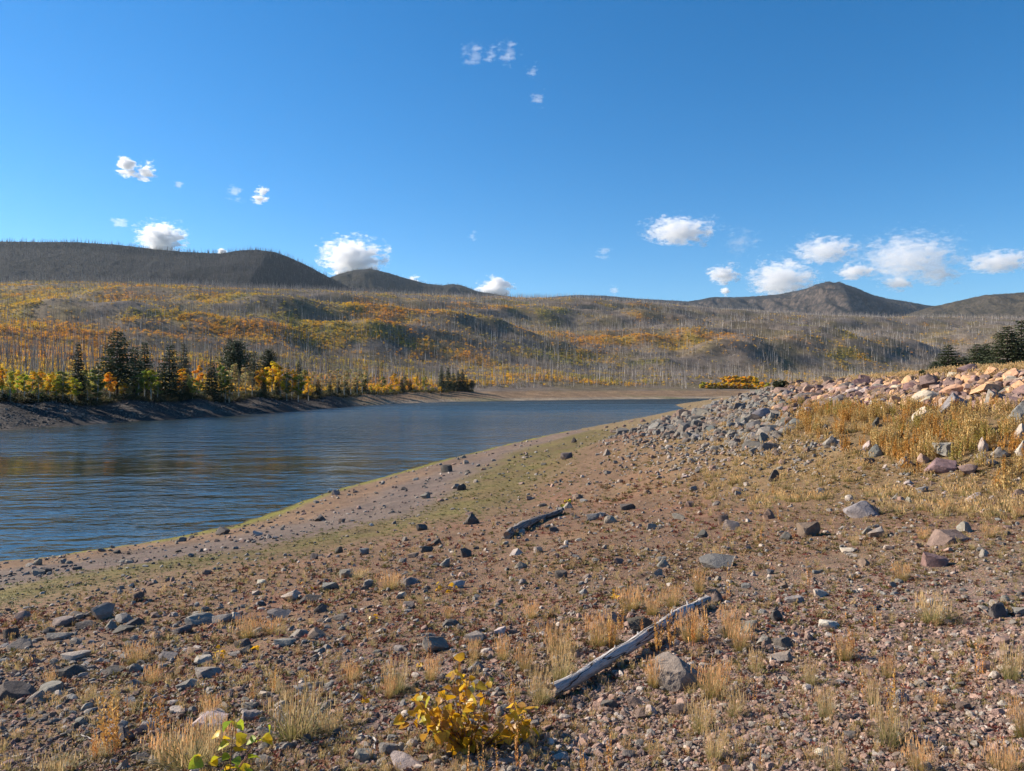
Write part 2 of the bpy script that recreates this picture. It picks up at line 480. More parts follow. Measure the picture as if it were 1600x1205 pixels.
def col_near(x, y):
    d, algae, mud, peb, grs, soil, cd, ct = shore_zones(x, y)
    r = np.hypot(x, y)
    n1 = fbm(x / 3.0, y / 3.0, 4, 201); n2 = fbm(x / 0.7, y / 0.7, 3, 202); n3 = fbm(x / 9.0, y / 9.0, 3, 203)
    c = np.zeros(np.shape(x) + (3,)) + np.array([0.262, 0.172, 0.110])               # brown soil
    c = lerp3(c, (0.310, 0.178, 0.112), sstep(0.0, 0.45, n1))                       # reddish with dry plants
    c = lerp3(c, (0.260, 0.200, 0.095), sstep(0.05, 0.5, n3) * 0.7)                 # olive tan
    gravel = sstep(9.5, 5.0, y - 0.55 * x) * sstep(14, 6, r)
    c = lerp3(c, (0.300, 0.215, 0.178), gravel * 0.85)                              # pinkish grey gravel by the camera
    c = lerp3(c, (0.150, 0.115, 0.094), gravel * sstep(0.2, -1.6, x) * 0.8)        # darker grit lower down
    rside = sstep(15, 9, cd) * sstep(30, 24, y * 0.7)
    c = lerp3(c, (0.30, 0.215, 0.110), rside * 0.8)                                # dry grass and soil below the embankment
    c = lerp3(c, (0.185, 0.170, 0.055), grs * (0.80 + 0.2 * np.clip(n1 * 2, -1, 1)))
    c = lerp3(c, (0.225, 0.185, 0.160), peb * 0.85)
    c = lerp3(c, (0.31, 0.205, 0.125), mud * 0.85)
    c = lerp3(c, (0.27, 0.27, 0.05), algae * 0.85)
    c = lerp3(c, (0.050, 0.042, 0.036), sstep(0.15, -0.3, d) * 0.9)
    bank = sstep(9.5, 8.0, cd) * (cd > -400)
    c = lerp3(c, (0.26, 0.185, 0.095), bank * 0.9)
    c = lerp3(c, (0.30, 0.225, 0.120), sstep(2.2, 0.4, cd) * 0.9)
    c = c * (1 + 0.35 * n2[..., None]) * (1 + 0.18 * n3[..., None])
    return np.clip(c, 0.01, 0.8)

def aspen_patch(x, y):
    """How thickly the young aspens stand on the burned hillside (0..1), and their colour as a number: 0 green, 0.5 yellow, 1 orange."""
    n = fbm(x / 120.0, y / 95.0, 4, 301) + 0.45 * fbm(x / 34.0, y / 26.0, 3, 302)
    D = dist_D(x, y)
    u = CX + F_PX * np.tan(np.clip(np.arctan2(x, y), -0.87, 0.87))
    bias = np.interp(D, [130, 300, 600, 1000, 1500, 2200], [0.12, 0.02, -0.02, -0.08, -0.22, -0.40]) + np.interp(u, [0, 600, 900, 1150, 1600], [0.10, 0.08, -0.02, -0.16, -0.22])
    p = 0.22 * sstep(-0.35, 0.0, n + bias) + 0.78 * sstep(-0.02, 0.20, n + bias)
    p = p * np.where(u > 735, sstep(30, 110, D - np.interp(u, [735, 830, 1000, 1150, 1300], [400, 448, 512, 552, 560])), 1.0)
    c = 0.5 + 1.0 * fbm(x / 160.0, y / 140.0, 3, 303) + 0.5 * fbm(x / 24.0, y / 24.0, 2, 304) + 0.05
    return p, np.clip(c, 0, 1)

def col_far(x, y, z, steep):
    n1 = fbm(x / 70.0, y / 55.0, 4, 401); n2 = fbm(x / 9.0, y / 9.0, 3, 402)
    c = np.zeros(np.shape(x) + (3,)) + np.array([0.215, 0.168, 0.125])
    c = lerp3(c, (0.215, 0.170, 0.095), sstep(-0.1, 0.3, n1))
    c = lerp3(c, (0.245, 0.200, 0.160), sstep(0.05, -0.35, n1) * 0.8)
    p, k = aspen_patch(x, y)
    leaf = lerp3(lerp3(np.zeros(np.shape(x) + (3,)) + np.array([0.13, 0.14, 0.035]), (0.42, 0.28, 0.035), sstep(0.15, 0.5, k)), (0.44, 0.21, 0.035), sstep(0.55, 0.95, k))
    D = dist_D(x, y)
    c = c * (1 - 0.62 * p[..., None] * sstep(3, 9, z)[..., None]) + leaf * 0.75 * (p * sstep(3, 9, z))[..., None]
    shore = sstep(5.3, 4.2, z + 0.6 * n2)
    beach = np.zeros_like(c) + np.array([0.31, 0.205, 0.12])
    beach = lerp3(beach, (0.38, 0.30, 0.21), sstep(1.6, 0.7, z))
    beach = lerp3(beach, (0.20, 0.19, 0.08), sstep(0.1, 0.4, n1) * 0.6)
    leftbank = sstep(300, 240, D)
    rock = np.zeros_like(c) + np.array([0.062, 0.054, 0.050])  # left bank rock, its colour darkened to carry the shade under the trees
    rock = lerp3(rock, (0.13, 0.108, 0.09), sstep(0.1, 0.45, n2) * 0.8)
    beach = beach * (1 - leftbank[..., None]) + rock * leftbank[..., None]
    c = c * (1 - shore[..., None]) + beach * shore[..., None]
    c = lerp3(c, (0.05, 0.045, 0.04), sstep(0.12, -0.25, z))
    c = c * (1 + 0.25 * n2[..., None])
    return np.clip(c, 0.01, 0.8)

# ------------------------------------------------------------------ ground meshes
def az_grid(fine, half, coarse):
    a = np.linspace(-half, half, fine)
    l = np.linspace(-180, -half, coarse, endpoint=False); r = np.linspace(180, half, coarse, endpoint=False)[::-1]
    return np.radians(np.concatenate([l, a, r]))

def grid_faces(na, nr):
    i = np.arange(na - 1)[:, None] * nr + np.arange(nr - 1)[None, :]
    i = i.ravel()
    return np.stack([i, i + nr, i + nr + 1, i + 1], 1)[:, ::-1].copy()

def m_shore():
    t = NT('shore_soil')
    p = t.pos()
    c = t.attr('tone')
    f1 = t.noise(9.0, p, 6, 0.65); f2 = t.noise(70.0, p, 4, 0.7); f3 = t.noise(260.0, p, 3, 0.6)
    v = t.n('TexVoronoi', feature='F1'); t.t.links.new(p, v.inputs['Vector']); v.inputs['Scale'].default_value = 42.0
    c = t.mix(t.remap(f1, 0.35, 0.7), t.mix(1.0, c, (0.72, 0.70, 0.69), 'MULTIPLY'), t.mix(1.0, c, (1.22, 1.18, 1.14), 'MULTIPLY'))
    c = t.mix(t.remap(f2, 0.40, 0.66), t.mix(1.0, c, (0.62, 0.60, 0.60), 'MULTIPLY'), c)
    vc = t.mix(0.6, v.outputs['Color'], (0.5, 0.5, 0.5))
    c = t.mix(0.30, c, t.mix(1.0, c, t.mix(1.0, vc, (2, 2, 2), 'MULTIPLY'), 'MULTIPLY'))
    h = t.math('ADD', t.math('MULTIPLY', f1, 0.9), t.math('ADD', t.math('MULTIPLY', f2, 0.35), t.math('MULTIPLY', f3, 0.12)))
    h = t.math('SUBTRACT', h, t.math('MULTIPLY', v.outputs['Distance'], 0.5))
    return t.bsdf(c, 0.95, t.bump(h, 0.9, 0.035), 0.15)

def m_hill():
    t = NT('hill_ground')
    p = t.pos()
    c = t.attr('tone')
    f1 = t.noise(0.12, p, 6, 0.65); f2 = t.noise(0.9, p, 4, 0.7)
    c = t.mix(t.remap(f1, 0.35, 0.68), t.mix(1.0, c, (0.70, 0.70, 0.72), 'MULTIPLY'), t.mix(1.0, c, (1.22, 1.20, 1.15), 'MULTIPLY'))
    c = t.mix(t.remap(f2, 0.38, 0.66), t.mix(1.0, c, (0.55, 0.55, 0.56), 'MULTIPLY'), c)
    return t.bsdf(c, 0.97, t.bump(f2, 0.8, 0.5), 0.1)

def build_ground():
    az = az_grid(640, 40.0, 50)
    nr = 400
    s = split_D(np.sin(az), np.cos(az)) / np.cos(np.clip(az, math.radians(-50), math.radians(50)))
    k = np.linspace(0, 1, nr)[None, :]
    R = 1.0 * (s[:, None] / 1.0) ** k
    X = R * np.sin(az)[:, None]; Y = R * np.cos(az)[:, None]
    Z = H(X, Y)
    V = np.stack([X, Y, Z], 2).reshape(-1, 3)
    V = np.concatenate([V, [[0, 0, float(H(np.array([0.0]), np.array([0.0]))[0])]]])
    q = grid_faces(len(az), nr)
    fan = np.stack([np.arange(len(az) - 1) * nr, np.full(len(az) - 1, len(V) - 1), (np.arange(len(az) - 1) + 1) * nr], 1)
    me = mesh_from('shore_ground', V, [q, fan[:, ::-1].copy()], [m_shore()], True)
    add_attr(me, 'tone', col_near(V[:, 0], V[:, 1]))
    tag(link('ground', me), kind='structure')
    # far side
    az = az_grid(760, 42.0, 26)
    s = split_D(np.sin(az), np.cos(az)) / np.cos(np.clip(az, math.radians(-50), math.radians(50)))
    nr = 380
    k = np.linspace(0, 1, nr)[None, :] ** 0.92
    R = s[:, None] * (3400.0 / s[:, None]) ** k
    X = R * np.sin(az)[:, None]; Y = R * np.cos(az)[:, None]
    Z = H(X, Y)
    V = np.stack([X, Y, Z], 2).reshape(-1, 3)
    me = mesh_from('hillside', V, [grid_faces(len(az), nr)], [m_hill()], True)
    add_attr(me, 'tone', col_far(V[:, 0], V[:, 1], V[:, 2], None))
    tag(link('hillside', me), kind='structure')

# ------------------------------------------------------------------ the lake
def m_water():
    t = NT('lake_water')
    p = t.pos()
    sep = t.n('SeparateXYZ'); t.t.links.new(p, sep.inputs[0])
    dist = t.math('SQRT', t.math('ADD', t.math('POWER', sep.outputs[0], 2.0), t.math('POWER', sep.outputs[1], 2.0)))
    m1 = t.mapping(p, (1.7, 2.6, 1), (0, 0, math.radians(-14)))
    m2 = t.mapping(p, (0.50, 0.85, 1), (0, 0, math.radians(9)))
    w1 = t.noise(1.0, m1, 3, 0.55); w2 = t.noise(1.0, m2, 3, 0.5)
    m3 = t.mapping(p, (0.012, 0.03, 1), (0, 0, math.radians(20)))
    gust = t.remap(t.noise(1.0, m3, 3, 0.5), 0.36, 0.64, 0.30, 1.7)
    h = t.math('ADD', t.math('MULTIPLY', w1, 0.034), t.math('MULTIPLY', w2, 0.095))
    m4 = t.mapping(p, (0.14, 0.30, 1), (0, 0, math.radians(-6)))
    gust = t.math('MULTIPLY', gust, t.remap(t.noise(1.0, m4, 3, 0.6), 0.38, 0.62, 0.55, 1.35))
    far = t.math('ADD', t.remap(dist, 70, 260, 1.0, 4.5), t.remap(dist, 250, 340, 0.0, 26.0))
    h = t.math('MULTIPLY', t.math('MULTIPLY', h, gust), far)
    b = t.bump(h, 1.0, 1.0)
    rough = t.math('MULTIPLY', t.remap(dist, 80, 380, 0.05, 0.52), t.remap(gust, 0.3, 1.7, 0.75, 1.2))
    return t.bsdf((0.024, 0.032, 0.025), rough, b, 0.5, IOR=1.333)

def build_lake():
    n = 60
    xs = np.concatenate([np.linspace(-420, 700, n)]); ys = np.linspace(-60, 620, n)
    X, Y = np.meshgrid(xs, ys, indexing='ij')
    V = np.stack([X, Y, np.zeros_like(X)], 2).reshape(-1, 3)
    me = mesh_from('lake', V, [grid_faces(n, n)[:, ::-1].copy()], [m_water()], True)
    tag(link('lake_water', me), kind='structure')

# ------------------------------------------------------------------ far ranges
def m_range(name, a, b, c2, sc):
    t = NT(name)
    p = t.pos()
    f1 = t.noise(sc, p, 6, 0.65); f2 = t.noise(sc * 6, p, 6, 0.75)
    nrm = t.n('NewGeometry').outputs['Normal']
    sep = t.n('SeparateXYZ'); t.t.links.new(nrm, sep.inputs[0])
    c = t.mix(t.remap(f1, 0.40, 0.62), a, b)
    c = t.mix(t.math('MULTIPLY', t.remap(sep.outputs[2], 0.80, 0.62), t.remap(f2, 0.35, 0.6)), c, c2)   # bare rock where it is steep
    c = t.mix(t.remap(f2, 0.35, 0.65), t.mix(1.0, c, (0.40, 0.40, 0.42), 'MULTIPLY'), t.mix(1.0, c, (1.2, 1.18, 1.12), 'MULTIPLY'))
    return t.bsdf(c, 0.97, t.bump(f2, 1.0, 22.0), 0.08)

RANGES = [
    # name, distance, crest (u, v), foot v, how deep it is towards us, gully size, gully strength, material
    ('ridge', 2500, [(-420, 366), (-200, 370), (0, 377), (60, 378), (110, 378), (180, 382), (240, 389), (290, 394), (345, 396), (375, 391), (400, 390), (430, 394), (452, 402), (480, 415), (510, 431), (540, 446), (580, 466), (640, 500)],
     460, 760, 170, 15, m_range('burnt_ridge', (0.022, 0.024, 0.029, 1), (0.034, 0.033, 0.034, 1), (0.038, 0.037, 0.040, 1), 0.010)),
    ('hill', 3900, [(430, 470), (500, 440), (530, 428), (555, 421.5), (580, 420), (605, 426), (635, 435), (665, 443), (690, 446), (708, 443.5), (722, 446), (745, 455), (770, 459), (800, 464), (900, 480)],
     470, 900, 200, 45, m_range('dark_hill', (0.036, 0.034, 0.030, 1), (0.055, 0.050, 0.036, 1), (0.08, 0.072, 0.065, 1), 0.008)),
    ('mountain', 5200, [(700, 478), (800, 472), (860, 464), (900, 461), (945, 462), (1000, 467), (1040, 469), (1075, 471), (1100, 467), (1115, 464), (1150, 464.5), (1180, 463), (1215, 460), (1240, 455), (1262, 450), (1275, 444), (1287, 441), (1296, 439), (1304, 441), (1312, 439.5), (1322, 444), (1340, 450), (1362, 460), (1385, 466), (1410, 470), (1450, 477), (1490, 482), (1560, 486), (1650, 490), (1800, 500)],
     500, 760, 190, 115, m_range('bare_mountain', (0.036, 0.038, 0.040, 1), (0.062, 0.056, 0.050, 1), (0.13, 0.102, 0.085, 1), 0.006)),
    ('foothill', 3900, [(1330, 520), (1400, 497), (1450, 481), (1490, 472), (1515, 466), (1540, 461), (1560, 459.5), (1600, 457), (1660, 452), (1750, 446), (1900, 440)],
     505, 800, 170, 45, m_range('grassy_hill', (0.085, 0.075, 0.052, 1), (0.14, 0.115, 0.08, 1), (0.11, 0.095, 0.08, 1), 0.012)),
]

def range_crest_z(D, crest, u):
    v = np.interp(u, [c[0] for c in crest], [c[1] for c in crest])
    return CAM_Z + D * (HY - v) / F_PX

def build_range(spec):
    name, D, crest, footv, depth, gs, ga, mat = spec
    us = np.linspace(crest[0][0], crest[-1][0], 420)
    ts = np.concatenate([np.linspace(-1, 0, 70), np.linspace(0, 1, 22)[1:]])
    tx = ((us - CX) / F_PX)[:, None]
    swing = {'mountain': ([700, 1000, 1180, 1270, 1300, 1480, 1800], [5700, 5700, 5500, 4950, 4950, 6250, 6300]),
             'ridge': ([-420, 0, 250, 420, 520, 640], [2350, 2400, 2500, 2480, 2800, 3100]), 'hill': ([430, 560, 590, 700, 900], [3800, 3700, 3700, 4200, 4500]),
             'foothill': ([1330, 1540, 1600, 1900], [4300, 3900, 3900, 3800])}[name]
    Du = np.interp(us, *swing)[:, None]                       # the crest swings towards us and away, so its faces catch the sun differently
    d = Du + np.where(ts < 0, ts * depth, ts * 900)[None, :]
    zc = (CAM_Z + (range_crest_z(1.0, crest, us)[:, None] - CAM_Z) * Du)
    if name == 'mountain': zc = zc + (11 * np.abs(fbm(us / 9.0, us * 0, 3, 91)) - 4)[:, None] * sstep(1160, 1290, us)[:, None] * sstep(1420, 1330, us)[:, None]
    zf = CAM_Z + (Du - depth) * (HY - footv) / F_PX - 60
    X = tx * Du * (1 + 0.55 * (d / Du - 1)) + 0 * d; Y = d + 0 * tx
    a = np.abs(ts)[None, :]
    prof = np.where(ts[None, :] < 0, 1 - np.power(a, 0.85), 1 - a)
    Z = zf + (zc - zf) * prof
    g = np.abs(fbm(X / gs + 0.25 * Y / gs, Y / (gs * 2.6), 4, 500 + int(D) % 97)) * 2 - 0.45
    Z = Z - ga * g * np.minimum(a * 5, 1) * (1 - 0.3 * a) * sstep(0, 80, zc - zf)
    for (su, sh, sw, lean) in {'mountain': [(1262, 95, 190, -0.25), (1160, 60, 170, -0.3), (1360, 50, 220, 0.2), (1010, 50, 260, -0.2)], 'ridge': [(405, 30, 150, 0.35), (150, 18, 160, 0.3), (275, 18, 140, 0.3), (20, 18, 160, 0.3)],
                              'hill': [(560, 45, 150, -0.2), (700, 35, 140, -0.2)], 'foothill': [(1520, 40, 140, -0.3), (1585, 35, 120, -0.3)]}[name]:
        xs = (su - CX) / F_PX * Du + lean * (Y - Du)        # spurs running down towards us: lit on their left, in shade on their right
        Z = Z + sh * np.exp(-((X - xs) / sw) ** 2) * np.sin(np.pi * np.clip(a, 0, 1)) ** 0.8 * (ts[None, :] < 0) * sstep(0, 80, zc - zf)
    Z = Z + 2.0 * vnoise(X / 22.0, Y / 22.0, 7) * (D / 4000.0)
    ua = CX + F_PX * X / Y
    lim = CAM_Z + (range_crest_z(1.0, crest, ua) - CAM_Z) * Y - 3 - 40 * a
    Z = np.where(ts[None, :] < 0, np.minimum(Z, np.maximum(lim, zf)), Z)
    V = np.stack([X, Y, Z], 2).reshape(-1, 3)
    me = mesh_from(name, V, [grid_faces(len(us), len(ts))[:, ::-1].copy()], [mat], True)
    tag(link(name, me), kind='structure')

# ------------------------------------------------------------------ clouds and air
def m_cloud():
    t = NT('cloud_vapour')
    oc = t.coord('Object')
    rnd = t.rand()
    shift = t.n('VectorMath', operation='ADD'); t.t.links.new(oc, shift.inputs[0])
    comb = t.n('CombineXYZ'); 
    for i in range(3): t.t.links.new(t.math('MULTIPLY', rnd, 300.0 + 170 * i), comb.inputs[i])
    t.t.links.new(comb.outputs[0], shift.inputs[1])
    n1 = t.noise(0.0062, t.mapping(shift.outputs[0], (1, 1, 2.2)), 8, 0.66)
    # how deep inside the puff: the mesh carries no distance, so object-space ellipsoid distance of the unit box is used
    g = t.coord('Generated')
    sub = t.n('VectorMath', operation='SUBTRACT'); t.t.links.new(g, sub.inputs[0]); sub.inputs[1].default_value = (0.5, 0.5, 0.40)
    mp = t.mapping(sub.outputs[0], (2.0, 2.0, 1.9))
    ln = t.n('VectorMath', operation='LENGTH'); t.t.links.new(mp, ln.inputs[0])
    core = t.remap(ln.outputs['Value'], 1.0, 0.0, 0.0, 1.0)
    oc_col = t.n('SeparateColor'); t.t.links.new(t.obj_color(), oc_col.inputs[0])
    # density from core + noise, threshold by thickness (obj color red), overall by green
    s = t.math('ADD', t.math('MULTIPLY', core, 0.62), t.math('MULTIPLY', t.math('SUBTRACT', n1, 0.5), 1.9))
    s = t.math('SUBTRACT', s, oc_col.outputs[0])
    d = t.math('MULTIPLY', t.math('MINIMUM', t.math('MAXIMUM', t.math('MULTIPLY', s, 5.0), 0.0), 1.0), oc_col.outputs[1])
    v = t.n('VolumePrincipled'); v.inputs['Color'].default_value = (0.995, 0.995, 1, 1)
    v.inputs['Anisotropy'].default_value = 0.25
    t.t.links.new(d, v.inputs['Density'])
    t.t.links.new(v.outputs[0], t.out.inputs['Volume'])
    return t.m

CLOUDS = [  # u, v, width, height, thin (higher = more ragged), density, label
    (253, 367, 92, 50, 0.20, .030, 'bright white puff of cloud just above the crest of the left ridge'),
    (197, 258, 44, 34, 0.24, .022, 'small white cloud high on the left, left one of a close pair'),
    (227, 263, 42, 34, 0.26, .022, 'small white cloud high on the left, right one of a close pair'),
    (189, 345, 40, 20, 0.34, .012, 'thin wisp of cloud up and left of the puff over the left ridge'),
    (406, 304, 36, 26, 0.28, .018, 'tiny white cloud alone over the middle of the left ridge'),
    (365, 300, 40, 26, 0.38, .010, 'faint torn wisp just left of the tiny lone cloud over the left ridge'),
    (278, 288, 22, 14, 0.38, .010, 'faint speck of cloud right of the close pair high on the left'),
    (552, 397, 120, 62, 0.20, .030, 'white cloud with a ragged left tail above the gap right of the left ridge'),
    (641, 439, 56, 20, 0.26, .022, 'low flat cloud peeping over the dark hill in the gap'),
    (774, 449, 64, 36, 0.18, .030, 'rounded white cloud rising behind the low end of the dark hills'),
    (346, 392, 20, 14, 0.3, .02, 'scrap of cloud peeping over the left ridge'),
    (742, 77, 56, 36, 0.35, .009, 'thin wisp near the top of the sky, lowest left of its trail'),
    (766, 78, 34, 26, 0.35, .009, 'small wisp near the top of the sky in the middle of its trail'),
    (795, 73, 46, 40, 0.35, .009, 'curled wisp near the top of the sky, uppermost of its trail'),
    (833, 103, 34, 26, 0.38, .008, 'faint wisp trailing under the curled one near the top of the sky'),
    (842, 151, 36, 26, 0.37, .009, 'faint lone wisp lowest of the trail from the top of the sky'),
    (737, 366, 28, 14, 0.36, .010, 'tiny faint wisp alone above the dark hills in the gap'),
    (940, 395, 38, 16, 0.33, .012, 'tiny flat wisp in the middle of the low sky'),
    (960, 453, 30, 20, 0.33, .010, 'faint wisp just above the middle skyline'),
    (1062, 356, 134, 46, 0.24, .020, 'white cloud with a flat base standing alone left of the peak'),
    (1100, 381, 28, 16, 0.34, .012, 'scrap of cloud under the flat based cloud left of the peak'),
    (1158, 368, 80, 52, 0.38, .008, 'large faint torn wisp right of the flat based cloud'),
    (1133, 426, 66, 34, 0.24, .018, 'small white cloud over the long slope left of the peak'),
    (1133, 454, 28, 20, 0.3, .015, 'tiny cloud just above the slope left of the peak'),
    (1222, 430, 124, 64, 0.23, .020, 'broad white cloud close above the left shoulder of the peak'),
    (1290, 386, 124, 46, 0.25, .014, 'white cloud up right of the peak, left end of the large bank'),
    (1420, 394, 200, 84, 0.27, .012, 'largest cloud, spread out to the right above the peak'),
    (1335, 420, 76, 30, 0.26, .014, 'white cloud low above the summit of the peak'),
    (1402, 440, 66, 28, 0.28, .012, 'small grey cloud under the largest cloud'),
    (1470, 425, 90, 40, 0.30, .010, 'pale lower right end of the largest cloud'),
    (1562, 405, 126, 38, 0.24, .016, 'white cloud at the far right, reaching out past the foothill'),
]

def build_clouds():
    mat = m_cloud()
    rng = random.Random(5)
    bm = bmesh.new(); bmesh.ops.create_icosphere(bm, subdivisions=2, radius=0.5)
    ic = np.array([v.co[:] for v in bm.verts]); fc = np.array([[v.index for v in f.verts] for f in bm.faces]); bm.free()
    for (u, v, w, h, thin, dens, lab) in CLOUDS:
        D = 9300.0 + u * 2.0 + rng.uniform(0, 300)
        k = 1.5 if thin >= 0.33 else 1.12
        W = w / F_PX * D * k; Hh = h / F_PX * D * k * 1.12; T = W * 0.75
        me = mesh_from('cloud', ic * np.array([W, T, Hh]), fc, [mat], True)
        o = link('cloud', me, ((u - CX) / F_PX * D, D, CAM_Z + (HY - v) / F_PX * D))
        faint = thin >= 0.33
        o.color = (thin + (0.05 if faint else 0.02), dens * 600.0 / max(W, 200) * (0.30 if faint else 1.15), 0, 1)
        tag(o, lab, 'cloud', 'clouds in the blue sky')

def build_haze():
    t = NT('haze_air')
    v = t.n('VolumePrincipled'); v.inputs['Color'].default_value = (0.68, 0.84, 1.0, 1)
    v.inputs['Density'].default_value = 2.2e-5; v.inputs['Anisotropy'].default_value = 0.3
    t.t.links.new(v.outputs[0], t.out.inputs['Volume'])
    x0, x1, y0, y1, z0, z1 = -6500, 6500, -3600, 8300, -8, 1150
    V = [(x, y, z) for x in (x0, x1) for y in (y0, y1) for z in (z0, z1)]
    F = np.array([[0, 1, 3, 2], [4, 6, 7, 5], [0, 4, 5, 1], [2, 3, 7, 6], [0, 2, 6, 4], [1, 5, 7, 3]])
    o = link('haze', mesh_from('haze', V, F, [t.m]))
    tag(o, kind='stuff')

build_ground()
build_lake()
for _r in RANGES: build_range(_r)
build_clouds()
build_haze()

# ------------------------------------------------------------------ rocks
TONES = {
    'grey': (0.245, 0.220, 0.190), 'dark': (0.115, 0.102, 0.092), 'pale': (0.42, 0.365, 0.315), 'pink': (0.33, 0.225, 0.18),
    'brown': (0.215, 0.155, 0.125), 'orange': (0.50, 0.31, 0.18), 'blue': (0.215, 0.21, 0.195), 'cream': (0.47, 0.40, 0.31), 'plum': (0.20, 0.135, 0.125),
}

def rock_shape(seed, sub=3, cuts=12, rough=0.05, deep=0.66):
    """A broken stone: a ball cut by random planes, then roughened; fits a unit box, flat side down."""
    rng = np.random.default_rng(seed)
    bm = bmesh.new(); bmesh.ops.create_icosphere(bm, subdivisions=sub, radius=1.0)
    P = np.array([v.co[:] for v in bm.verts]); Fc = np.array([[v.index for v in f.verts] for f in bm.faces]); bm.free()
    P = P * (1 + 0.10 * rng.standard_normal(3))
    for k in range(cuts):
        n = rng.standard_normal(3); n /= np.linalg.norm(n)
        d = rng.uniform(deep - 0.20, deep + 0.16)
        s = P @ n - d
        P = P - np.maximum(s, 0)[:, None] * n * 0.985
    s = -P[:, 2] - 0.42
    P[:, 2] += np.maximum(s, 0) * 0.95
    if rough:
        nn = P / np.linalg.norm(P, axis=1)[:, None]
        f = fbm(P[:, 0] * 2.1 + seed * 3.1 + P[:, 2] * 1.7, P[:, 1] * 2.1 + P[:, 2] * 1.3, 4, seed) + 0.6 * np.abs(fbm(P[:, 0] * 4 + P[:, 2] * 3, P[:, 1] * 4 - P[:, 2] * 2, 3, seed + 7))
        P = P + nn * (f * rough * 1.6)[:, None]
    lo, hi = P.min(0), P.max(0)
    P = (P - (lo + hi) / 2) / (hi - lo)
    P[:, 2] += 0.5
    return P, Fc

def m_rock(name, colour):
    t = NT(name)
    c = colour(t)
    oc = t.pos()
    f1 = t.noise(7.0, oc, 6, 0.7); f2 = t.noise(45.0, oc, 5, 0.7); f3 = t.noise(2.2, oc, 3, 0.5)
    c = t.mix(t.remap(f1, 0.36, 0.66), t.mix(1.0, c, (0.70, 0.69, 0.69), 'MULTIPLY'), t.mix(1.0, c, (1.22, 1.20, 1.17), 'MULTIPLY'))
    c = t.mix(t.math('MULTIPLY', t.remap(f2, 0.55, 0.70), 0.5), c, t.mix(1.0, c, (1.45, 1.42, 1.36), 'MULTIPLY'))
    c = t.mix(t.math('MULTIPLY', t.remap(f2, 0.45, 0.32), 0.6), c, t.mix(1.0, c, (0.55, 0.52, 0.52), 'MULTIPLY'))
    c = t.mix(t.math('MULTIPLY', t.remap(f3, 0.50, 0.66), 0.35), c, t.mix(1.0, c, (1.12, 0.92, 0.74), 'MULTIPLY'))   # rusty patches
    h = t.math('ADD', f1, t.math('MULTIPLY', f2, 0.4))
    return t.bsdf(c, 0.92, t.bump(h, 0.75, 0.03), 0.2)

MAT_ROCK = m_rock('rock_thing', lambda t: t.obj_color())
MAT_STONE = m_rock('rock_many', lambda t: t.attr('tint', 'INSTANCER'))

def rock_mesh(name, seed, sub, cuts, rough, mat, deep=0.66):
    P, Fc = rock_shape(seed, sub, cuts, rough, deep)
    me = mesh_from(name, P, Fc, [mat], True)
    try:
        me.set_sharp_from_angle(angle=math.radians(20))
    except Exception:
        pass
    return me

ROCKS = [rock_mesh('rock', 100 + k, 3, 15 + k % 8, 0.022 + 0.012 * (k % 3), MAT_ROCK) for k in range(14)]
STONES_M = [rock_mesh('stone', 300 + k, 2, 14 + k % 6, 0.0, MAT_STONE) for k in range(8)]
STONES_S = [rock_mesh('pebble', 400 + k, 1, 8, 0.0, MAT_STONE, 0.60) for k in range(8)]

RN = random.Random(11)

def jitter(c, rng, a=0.14):
    k = 1 + rng.uniform(-a, a)
    return tuple(max(0.01, v * k * (1 + rng.uniform(-0.05, 0.05))) for v in c)

def place_rock(name, u, v, w, h, tone, label, group=None, cat='rock', mesh=None, turn=None, tilt=0.18, depth=0.8, hit=None):
    p = quick_hit(u, v)[0] if hit is None else hit
    if np.isnan(p[0]): return None
    D = p[1]
    W = w * D / F_PX
    dep = (CAM_Z - p[2]) / D
    dd = depth * W
    Hh = max(0.30 * W, (h * D / F_PX - 0.55 * dd * dep) * 1.02)
    a = RN.uniform(-0.6, 0.6) if turn is None else turn
    x, y = p[0] * (1 + 0.32 * dd / D), D + 0.32 * dd
    z = float(H(np.array([x]), np.array([y]))[0])
    me = mesh or RN.choice(ROCKS)
    flip = RN.choice((0, math.pi))
    o = link(name, me, (x, y, z - 0.20 * Hh), (RN.uniform(-tilt, tilt), RN.uniform(-tilt, tilt), a + flip), (W * 1.02, dd, Hh * 1.22))
    o.color = (*jitter(TONES[tone], RN), 1)
    return tag(o, label, cat, group)

BOULDER = rock_mesh('boulder', 907, 4, 12, 0.07, MAT_ROCK, 0.74)
LONGROCK = rock_mesh('long_rock', 911, 4, 15, 0.05, MAT_ROCK, 0.62)
ROUND = rock_mesh('round_rock', 915, 4, 17, 0.05, MAT_ROCK, 0.74)
WEDGE = rock_mesh('wedge_rock', 921, 3, 11, 0.03, MAT_ROCK, 0.58)

